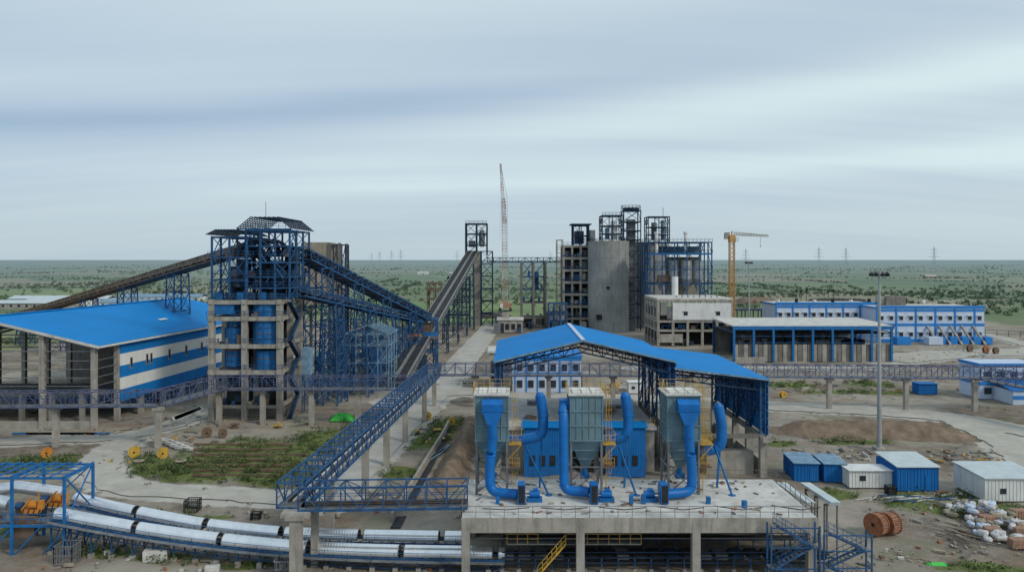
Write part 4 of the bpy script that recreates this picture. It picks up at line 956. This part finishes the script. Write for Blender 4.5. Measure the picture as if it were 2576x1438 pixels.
def tarp(u,v,w_,d_,h_):
    b=B('tarpaulin_heap'); x0,y0=G(u,v); VV=[]; m=12
    for i_ in range(m+1):
        for j in range(m+1):
            s,t_=i_/m*2-1,j/m*2-1; e=max(0,1-s**4)*max(0,1-t_**4); VV.append((x0+s*w_+.1*math.sin(j*2),y0+t_*d_,h_*e*(.8+.2*math.sin(i_*1.7+j))-.05))
    b.add(VV,[(i_*(m+1)+j,i_*(m+1)+j+1,(i_+1)*(m+1)+j+1,(i_+1)*(m+1)+j) for i_ in range(m) for j in range(m)],GREENT); b.build()
tarp(862,1055,2.3,1.2,1.5); tarp(2355,1418,1.2,.4,.25)
def drum(u,v,r,mat,axis=1,name='cable_drum'):
    x,y=G(u,v); b=B(name); d=Vector((.35,-1,0)).normalized() if axis else Vector((0,0,1)); o=Vector((x,y,r if axis else .1))
    b.cyl(o-d*.4,o-d*.33,r,mat,22); b.cyl(o+d*.33,o+d*.4,r,mat,22); b.cyl(o-d*.33,o+d*.33,r*.55,RUST,16); b.cyl(o+d*.4,o+d*.43,r*.2,DARK,10); b.build()
for u,v,r,m,a in ((338,1150,.9,YEL,1),(410,1152,.85,YEL,1),(118,1150,.8,ORA,1),(1545,980,1.1,YEL,1),(520,1100,.9,RUST,1),(560,1100,.8,RUST,1),(1075,1055,.8,YEL,1),(1100,1085,.8,YEL,0),(1110,1108,.7,YEL,0),(1135,1070,.8,YEL,1),(350,1165,.8,TAN,0),(700,1075,.8,YEL,0),(590,1072,.9,RUST,0),(1050,1090,.7,YEL,0),(1970,1000,.8,YEL,1),(2440,885,1.3,RUST,1),(2480,888,1.3,WOOD,1),(2505,890,1.2,RUST,1),(1165,1105,.8,TAN,0),(455,1165,.9,TAN,0)): drum(u,v,r,m,a)
def cage(u,v,w,h,mat=GREYST,name='steel_cage'):
    x,y=G(u,v); b=B(name); n=6
    for k in range(n+1):
        for yy in (y,y+w): b.beam((x+w*k/n,yy,0),(x+w*k/n,yy,h),.06,mat)
        for xx in (x,x+w): b.beam((xx,y+w*k/n,0),(xx,y+w*k/n,h),.06,mat)
    for z in (0.05,h/2,h):
        b.beam((x,y,z),(x+w,y,z),.09,mat);b.beam((x,y+w,z),(x+w,y+w,z),.09,mat);b.beam((x,y,z),(x,y+w,z),.09,mat);b.beam((x+w,y,z),(x+w,y+w,z),.09,mat)
    b.build()
cage(135,1420,1.9,1.9); cage(462,1288,1.6,1.4,DARK); cage(688,1452,1.8,1.6); cage(630,1310,1.,.9,DARK); cage(2235,1245,1.1,1.1,DARK)
b=B('concrete_block')
for u,v,s in ((370,1405,2.4),(250,1392,.8),(510,1432,1.4)): x,y=G(u,v); b.rbox(x+1,y,-.1,s,s*.6,1.2 if s>2 else .5,.2,CONCP)
b.build()
b=B('retaining_wall')
pts=[(-14.6,92),(-13.6,112),(-12.4,135),(-12,150)]
for a,c in zip(pts[:-1],pts[1:]): b.beam((*a,.4),(*c,.4),.35,CONC,1.6)
b.build()
b=B('cable_trench')
b.beam((-13.9,90,.03),(-11.6,150,.03),1.2,DARK,.08); b.build()
b=B('boundary_fence')
rail(b,[(190,420,0),(330,560,0),(500,600,0)],CONCP,2,6,.25); rail(b,[(-260,430,0),(-60,450,0)],CONCP,2,6,.25)
rail(b,[(183,330,0),(260,270,0)],GREYST,2.4,4,.2); b.build()
def hut(u,v,w,d,h,wm,rm,name='warehouse'):
    x,y=G(u,v); b=B(name); b.box(x,x+w,y,y+d,0,h,wm); b.slab([(x-.5,y-.5,h),(x+w+.5,y-.5,h),(x+w+.5,y+d/2,h+d*.12),(x-.5,y+d/2,h+d*.12)],.2,rm); b.slab([(x-.5,y+d/2,h+d*.12),(x+w+.5,y+d/2,h+d*.12),(x+w+.5,y+d,h),(x-.5,y+d,h)],.2,rm)
    for k in range(int(w/5)): b.box(x+1.5+k*5,x+3+k*5,y-.1,y,h*.4,h*.75,GLASS)
    b.build()
hut(-60,778,60,14,4,CONC,SILVR); hut(60,772,40,14,4,WHITE,SILVR); hut(250,775,34,14,4,WHITE,STF); hut(20,765,70,16,4,LILAC,SILVR); hut(300,760,60,16,4,WHITE,STF)
hut(1050,690,22,14,4,WHITE,SILVR,'farm_building'); hut(880,700,18,12,4,TAN,CONCP,'farm_building'); hut(2330,700,18,12,4,TAN,CONCP,'farm_building'); hut(1130,692,20,12,4,TAN,SILVR,'farm_building')
b=B('concrete_frame_structure')
lattice(b,gx(1075,420),gx(1108,420),420,430,[0,5,10,15,19],2,1,.6,.7,RUST,.3,(0,1,2),CONCD); b.build()
b=B('pipe_rack')
lattice(b,gx(1845,345),gx(1990,345),345,352,[0,5,9],7,1,.4,.4,STD,.2,(0,1),STD)
lattice(b,gx(1380,330),gx(1425,330),328,336,[0,5,9,13],3,1,.4,.4,STB,.5,(0,1,2),STD)
for k in range(5): b.beam((gx(1845,345),346+k,9.3),(gx(1990,345),346+k,9.3),.35,(GREYST,STD)[k%2])
b.build()
b=B('process_equipment')
for k in range(60):
    u=random.uniform(1240,1480); v=random.uniform(800,840); x,y=G(u,v); s=random.uniform(1,4); b.box(x,x+s,y,y+s,0,random.uniform(1,5),random.choice([CONC,CONCD,STB,STD,GREYST,RUST]))
for k in range(50):
    u=random.uniform(790,1060); v=random.uniform(850,940); x,y=G(u,v); s=random.uniform(.6,2.4); b.box(x,x+s,y,y+s,0,random.uniform(.6,3.4),random.choice([CONC,CONCD,STB,STD,GREYST,RUST,STF]))
for k in range(6):
    x,y=G(800+k*30,930-k*8); b.cyl((x,y,0),(x,y,4),.9,STB,14)
b.build()
b=B('steel_trestle')
for x,y,h in ((-41,172,18),(-36,178,15),(-33,192,12),(-38,190,20),(-31,205,13),(-66,230,22)): bent(b,x,y,h,(1,0,0),4,4,STB,.24,4.)
b.build()
def pylon(u,vt,Y_):
    b=B('transmission_tower'); x=gx(u,Y_); h=hz(vt,Y_); latb(b,(x,Y_,0),(x,Y_,h*.65),h*.17,h*.05,7,PYL,h*.004); latb(b,(x,Y_,h*.65),(x,Y_,h),h*.05,h*.012,4,PYL,h*.004)
    for f,w in ((.66,.18),(.78,.14),(.9,.1)):
        for sg in (-1,1): b.beam((x,Y_,h*f),(x+sg*h*w,Y_,h*f),h*.008,PYL); b.beam((x,Y_,h*(f+.06)),(x+sg*h*w,Y_,h*f),h*.005,PYL)
    b.build()
for u,vt,Y_ in ((1876,626,1300),(2060,622,1500),(2128,623,1500),(2350,621,1400),(1008,628,2000),(985,630,2200),(955,632,2500),(935,636,3000),(1150,630,2400),(1385,632,2200)): pylon(u,vt,Y_)
# ---------------------------------------------------------------- vegetation
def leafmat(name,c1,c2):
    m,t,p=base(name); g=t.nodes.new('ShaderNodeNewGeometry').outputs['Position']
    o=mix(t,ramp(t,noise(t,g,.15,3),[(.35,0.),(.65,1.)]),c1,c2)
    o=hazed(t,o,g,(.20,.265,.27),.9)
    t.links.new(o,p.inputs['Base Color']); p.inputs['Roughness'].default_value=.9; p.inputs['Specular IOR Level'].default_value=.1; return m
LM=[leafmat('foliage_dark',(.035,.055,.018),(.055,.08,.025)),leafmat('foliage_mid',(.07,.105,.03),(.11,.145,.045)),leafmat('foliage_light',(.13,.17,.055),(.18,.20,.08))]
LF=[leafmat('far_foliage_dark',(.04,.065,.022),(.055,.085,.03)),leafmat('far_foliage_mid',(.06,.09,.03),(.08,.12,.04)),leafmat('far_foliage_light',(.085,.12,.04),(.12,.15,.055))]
def clumps(name,c,r,flat,K,ls,mats=LM):
    N=len(c); d=rng.normal(size=(N,K,3)); d/=np.linalg.norm(d,axis=2)[...,None]; rad=rng.uniform(.35,1,(N,K,1))**.6
    lump=1+.35*np.sin(d[...,:1]*5+rng.uniform(0,6,(N,1,1)))*np.cos(d[...,1:2]*4+rng.uniform(0,6,(N,1,1)))
    P=d*rad*lump*r[:,None,None]; P[...,2]*=flat; P[...,2]+=(r*flat*.8)[:,None]; P+=c[:,None,:]
    P[...,2]=np.maximum(P[...,2],.05)
    a=rng.normal(size=(N,K,3));a/=np.linalg.norm(a,axis=2)[...,None]; e=rng.normal(size=(N,K,3)); e-=a*(a*e).sum(2)[...,None]; e/=np.linalg.norm(e,axis=2)[...,None]
    s=(ls*r)[:,None,None]*rng.uniform(.6,1.3,(N,K,1))
    T=np.stack([P+a*s,P-a*s*.6+e*s*.8,P-a*s*.6-e*s*.8],2).reshape(-1,3)
    Fc=np.arange(len(T)).reshape(-1,3)
    tone=rng.uniform(0,1,(N,1))*.9+(d[...,2]+1)*.35+rng.normal(0,.25,(N,K)); mi=np.clip((tone*1.5),0,2).astype(int).ravel()
    return npmesh(name,T,Fc,mats,mi)
def fbm(x,y): return np.sin(x*.0061+1.3)*np.cos(y*.0043+x*.002)+.6*np.sin(x*.017-y*.011+2)+.5*np.cos(x*.031+y*.023)+.3*np.sin(x*.07+y*.05)
N=22000; yy=np.exp(rng.uniform(math.log(430),math.log(4500),N)); xx=rng.uniform(-.85,.85,N)*yy
ok=fbm(xx,yy)+rng.normal(0,.45,N)>1.0; xx,yy=xx[ok],yy[ok]; rr=rng.uniform(.9,2.5,len(xx))*np.clip(yy/1600,1,1.4)
hx=[];hy=[]
for k in range(70):
    y0_=math.exp(random.uniform(math.log(480),math.log(3000))); x0_=random.uniform(-.8,.8)*y0_; L_=random.uniform(100,420); a=random.choice([.1,.15,1.6,-.1])
    n=int(L_/6); t_=np.linspace(0,1,n); hx.append(x0_+math.cos(a)*L_*t_+rng.normal(0,1.5,n)); hy.append(y0_+math.sin(a)*L_*t_+rng.normal(0,1.5,n))
hx=np.concatenate(hx);hy=np.concatenate(hy); xx=np.concatenate([xx,hx]);yy=np.concatenate([yy,hy]);rr=np.concatenate([rr,rng.uniform(1.,2.6,len(hx))])
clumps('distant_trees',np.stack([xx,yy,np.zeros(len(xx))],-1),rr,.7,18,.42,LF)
N=2600; yy=rng.uniform(300,900,N); xx=rng.uniform(-.85,.85,N)*yy
ok=((np.abs(xx+ -30)>250)|(yy>480)|(xx<-190))&(fbm(xx*2,yy*2)+rng.normal(0,.5,N)>.3); xx,yy=xx[ok],yy[ok]
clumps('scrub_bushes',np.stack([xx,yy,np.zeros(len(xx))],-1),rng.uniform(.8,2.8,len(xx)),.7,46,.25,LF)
cc=[];rr=[]
for (x0,y0,rx,ry) in gw:
    n=int(min(300,max(14,rx*ry*1.6)))
    for k in range(n):
        a=random.uniform(0,6.28);q=math.sqrt(random.random()); cc.append((x0+rx*q*math.cos(a),y0+ry*q*math.sin(a),-.1)); rr.append(random.choice([.2,.3,.4,.5,.9])*random.uniform(.7,1.3))
for u,v,s in ((120,1165,1.5),(160,1160,1.3),(60,1170,1.6),(300,1185,1.3),(340,1190,1.4),(380,1200,1.1),(750,1200,1.2),(700,1200,1.1),(820,1140,1.2),(400,1410,1.),(470,1418,.8),(1960,1250,.8),(560,1190,1.2),(440,1190,1.2),(25,1190,1.4)):
    x,y=G(u,v); cc.append((x,y,0)); rr.append(s)
cc=np.array(cc);rr=np.array(rr)
keep=np.ones(len(cc),bool)
for n_,pp,w in roadc:
    dm=np.min((cc[:,None,0]-pp[None,::2,0])**2+(cc[:,None,1]-pp[None,::2,1])**2,axis=1); keep&=dm>(w/2+.3)**2
clumps('shrub_vegetation',cc[keep],rr[keep],.6,70,.15)
N=4200; yy=rng.uniform(76,330,N); xx=rng.uniform(-.72,.72,N)*yy; c=np.stack([xx,yy,np.full(N,-.1)],-1); keep=(fbm(xx*12,yy*12)>.3)
for n_,pp,w in roadc: keep&=np.min((c[:,None,0]-pp[None,::3,0])**2+(c[:,None,1]-pp[None,::3,1])**2,axis=1)>(w/2)**2
keep&=~((xx>-6)&(xx<38)&(yy<140)); clumps('grass_tufts',c[keep],rng.uniform(.15,.5,keep.sum()),.5,22,.2)
def palm(u,v,vt):
    x,y=G(u,v); h=hz(vt,y); b=B('palm_tree'); b.cyl((x,y,0),(x+.3,y,h*.8),.35,RUST,10,r2=.22)
    for k in range(46):
        a=random.uniform(0,6.28);e=random.uniform(-.5,1.3); L_=h*.2*random.uniform(.8,1.1); d=Vector((math.cos(a)*math.cos(e),math.sin(a)*math.cos(e),math.sin(e))); o=Vector((x+.3,y,h*.82)); s=d.cross(Vector((0,0,1))).normalized()*L_*.28
        b.add([o,o+d*L_*.7+s,o+d*L_-Vector((0,0,.2)),o+d*L_*.7-s],[(0,1,2,3)],LM[k%2])
    b.build()
for u in (2003,2015,2028,2083,2096): palm(u,757,727)
# ---------------------------------------------------------------- world, sun, camera
EL,AZ=math.radians(38),math.radians(128)
w=bpy.data.worlds.new('World'); sc.world=w; w.use_nodes=True; t=w.node_tree; t.nodes.clear()
out=t.nodes.new('ShaderNodeOutputWorld'); bg=t.nodes.new('ShaderNodeBackground'); bg.inputs[1].default_value=.1; t.links.new(bg.outputs[0],out.inputs[0])
sky=t.nodes.new('ShaderNodeTexSky'); sky.sky_type='NISHITA'; sky.sun_disc=False; sky.sun_elevation=EL; sky.sun_rotation=AZ; sky.dust_density=2
tc=t.nodes.new('ShaderNodeTexCoord').outputs['Generated']
s=t.nodes.new('ShaderNodeSeparateXYZ'); t.links.new(tc,s.inputs[0])
zc=mth(t,'MAXIMUM',s.outputs[2],0.); zz=mth(t,'ADD',zc,.15)
cb=t.nodes.new('ShaderNodeCombineXYZ'); t.links.new(mth(t,'DIVIDE',s.outputs[0],zz),cb.inputs[0]); t.links.new(mth(t,'DIVIDE',s.outputs[1],zz),cb.inputs[1])
n1=noise(t,mapping(t,cb.outputs[0],(.22,.8,1),(0,0,-.16)),.9,3,.45); n2=noise(t,mapping(t,cb.outputs[0],(.16,1.5,1),(0,0,-.1)),2.2,4,.5)
wz=mth(t,'ADD',s.outputs[2],mth(t,'MULTIPLY',mth(t,'SUBTRACT',n1,.5),.10))
def band(c0,slope,wid,amp):
    d=mth(t,'DIVIDE',mth(t,'SUBTRACT',wz,mth(t,'ADD',mth(t,'MULTIPLY',s.outputs[0],slope),c0)),wid)
    return mth(t,'MULTIPLY',mth(t,'POWER',2.718,mth(t,'MULTIPLY',mth(t,'MULTIPLY',d,d),-1.)),amp)
xr_=mth(t,'ADD',mth(t,'MULTIPLY',s.outputs[0],.9),.5,True)
f=mth(t,'ADD',mth(t,'MULTIPLY',mth(t,'SUBTRACT',n1,.5),.7),mth(t,'MULTIPLY',mth(t,'SUBTRACT',n2,.5),.30)); f=mth(t,'ADD',f,.56)
f=mth(t,'SUBTRACT',f,mth(t,'MULTIPLY',band(.205,.10,.030,.34),mth(t,'SUBTRACT',1.05,xr_)))
f=mth(t,'ADD',f,mth(t,'MULTIPLY',band(.165,.07,.030,.28),mth(t,'ADD',xr_,.15)))
f=mth(t,'ADD',f,mth(t,'MULTIPLY',band(.105,.02,.02,.28),xr_))
f=mth(t,'SUBTRACT',f,band(.27,.06,.04,.10))
f=mth(t,'ADD',f,mth(t,'MULTIPLY',s.outputs[0],.10))
cloud=ramp(t,f,[(.12,(3.2,4.6,6.1)),(.38,(4.7,5.95,7.2)),(.58,(5.8,7.0,7.8)),(.85,(7.2,8.7,8.9))])
hor=ramp(t,zc,[(.0,1.),(.10,.0)])
cloud=mix(t,mth(t,'MULTIPLY',hor,.7),cloud,(5.2,6.4,6.9))
t.links.new(mix(t,.10,cloud,sky.outputs[0]),bg.inputs[0])
sd=bpy.data.lights.new('sun','SUN'); sd.energy=1.5; sd.angle=math.radians(10); sd.color=(1,.92,.80); so=bpy.data.objects.new('sun',sd); sc.collection.objects.link(so)
dr=Vector((math.sin(AZ)*math.cos(EL),math.cos(AZ)*math.cos(EL),math.sin(EL))); so.rotation_euler=dr.to_track_quat('Z','Y').to_euler()
cd=bpy.data.cameras.new('camera'); co=bpy.data.objects.new('camera',cd); sc.collection.objects.link(co); sc.camera=co
co.location=(0,0,HC); co.rotation_euler=(math.pi/2,0,0); cd.lens=1900/2576*36; cd.sensor_width=36; cd.shift_y=-67/2576; cd.clip_end=80000; cd.clip_start=.5
sc.view_settings.view_transform='Standard'; sc.view_settings.look='None'; sc.view_settings.exposure=0
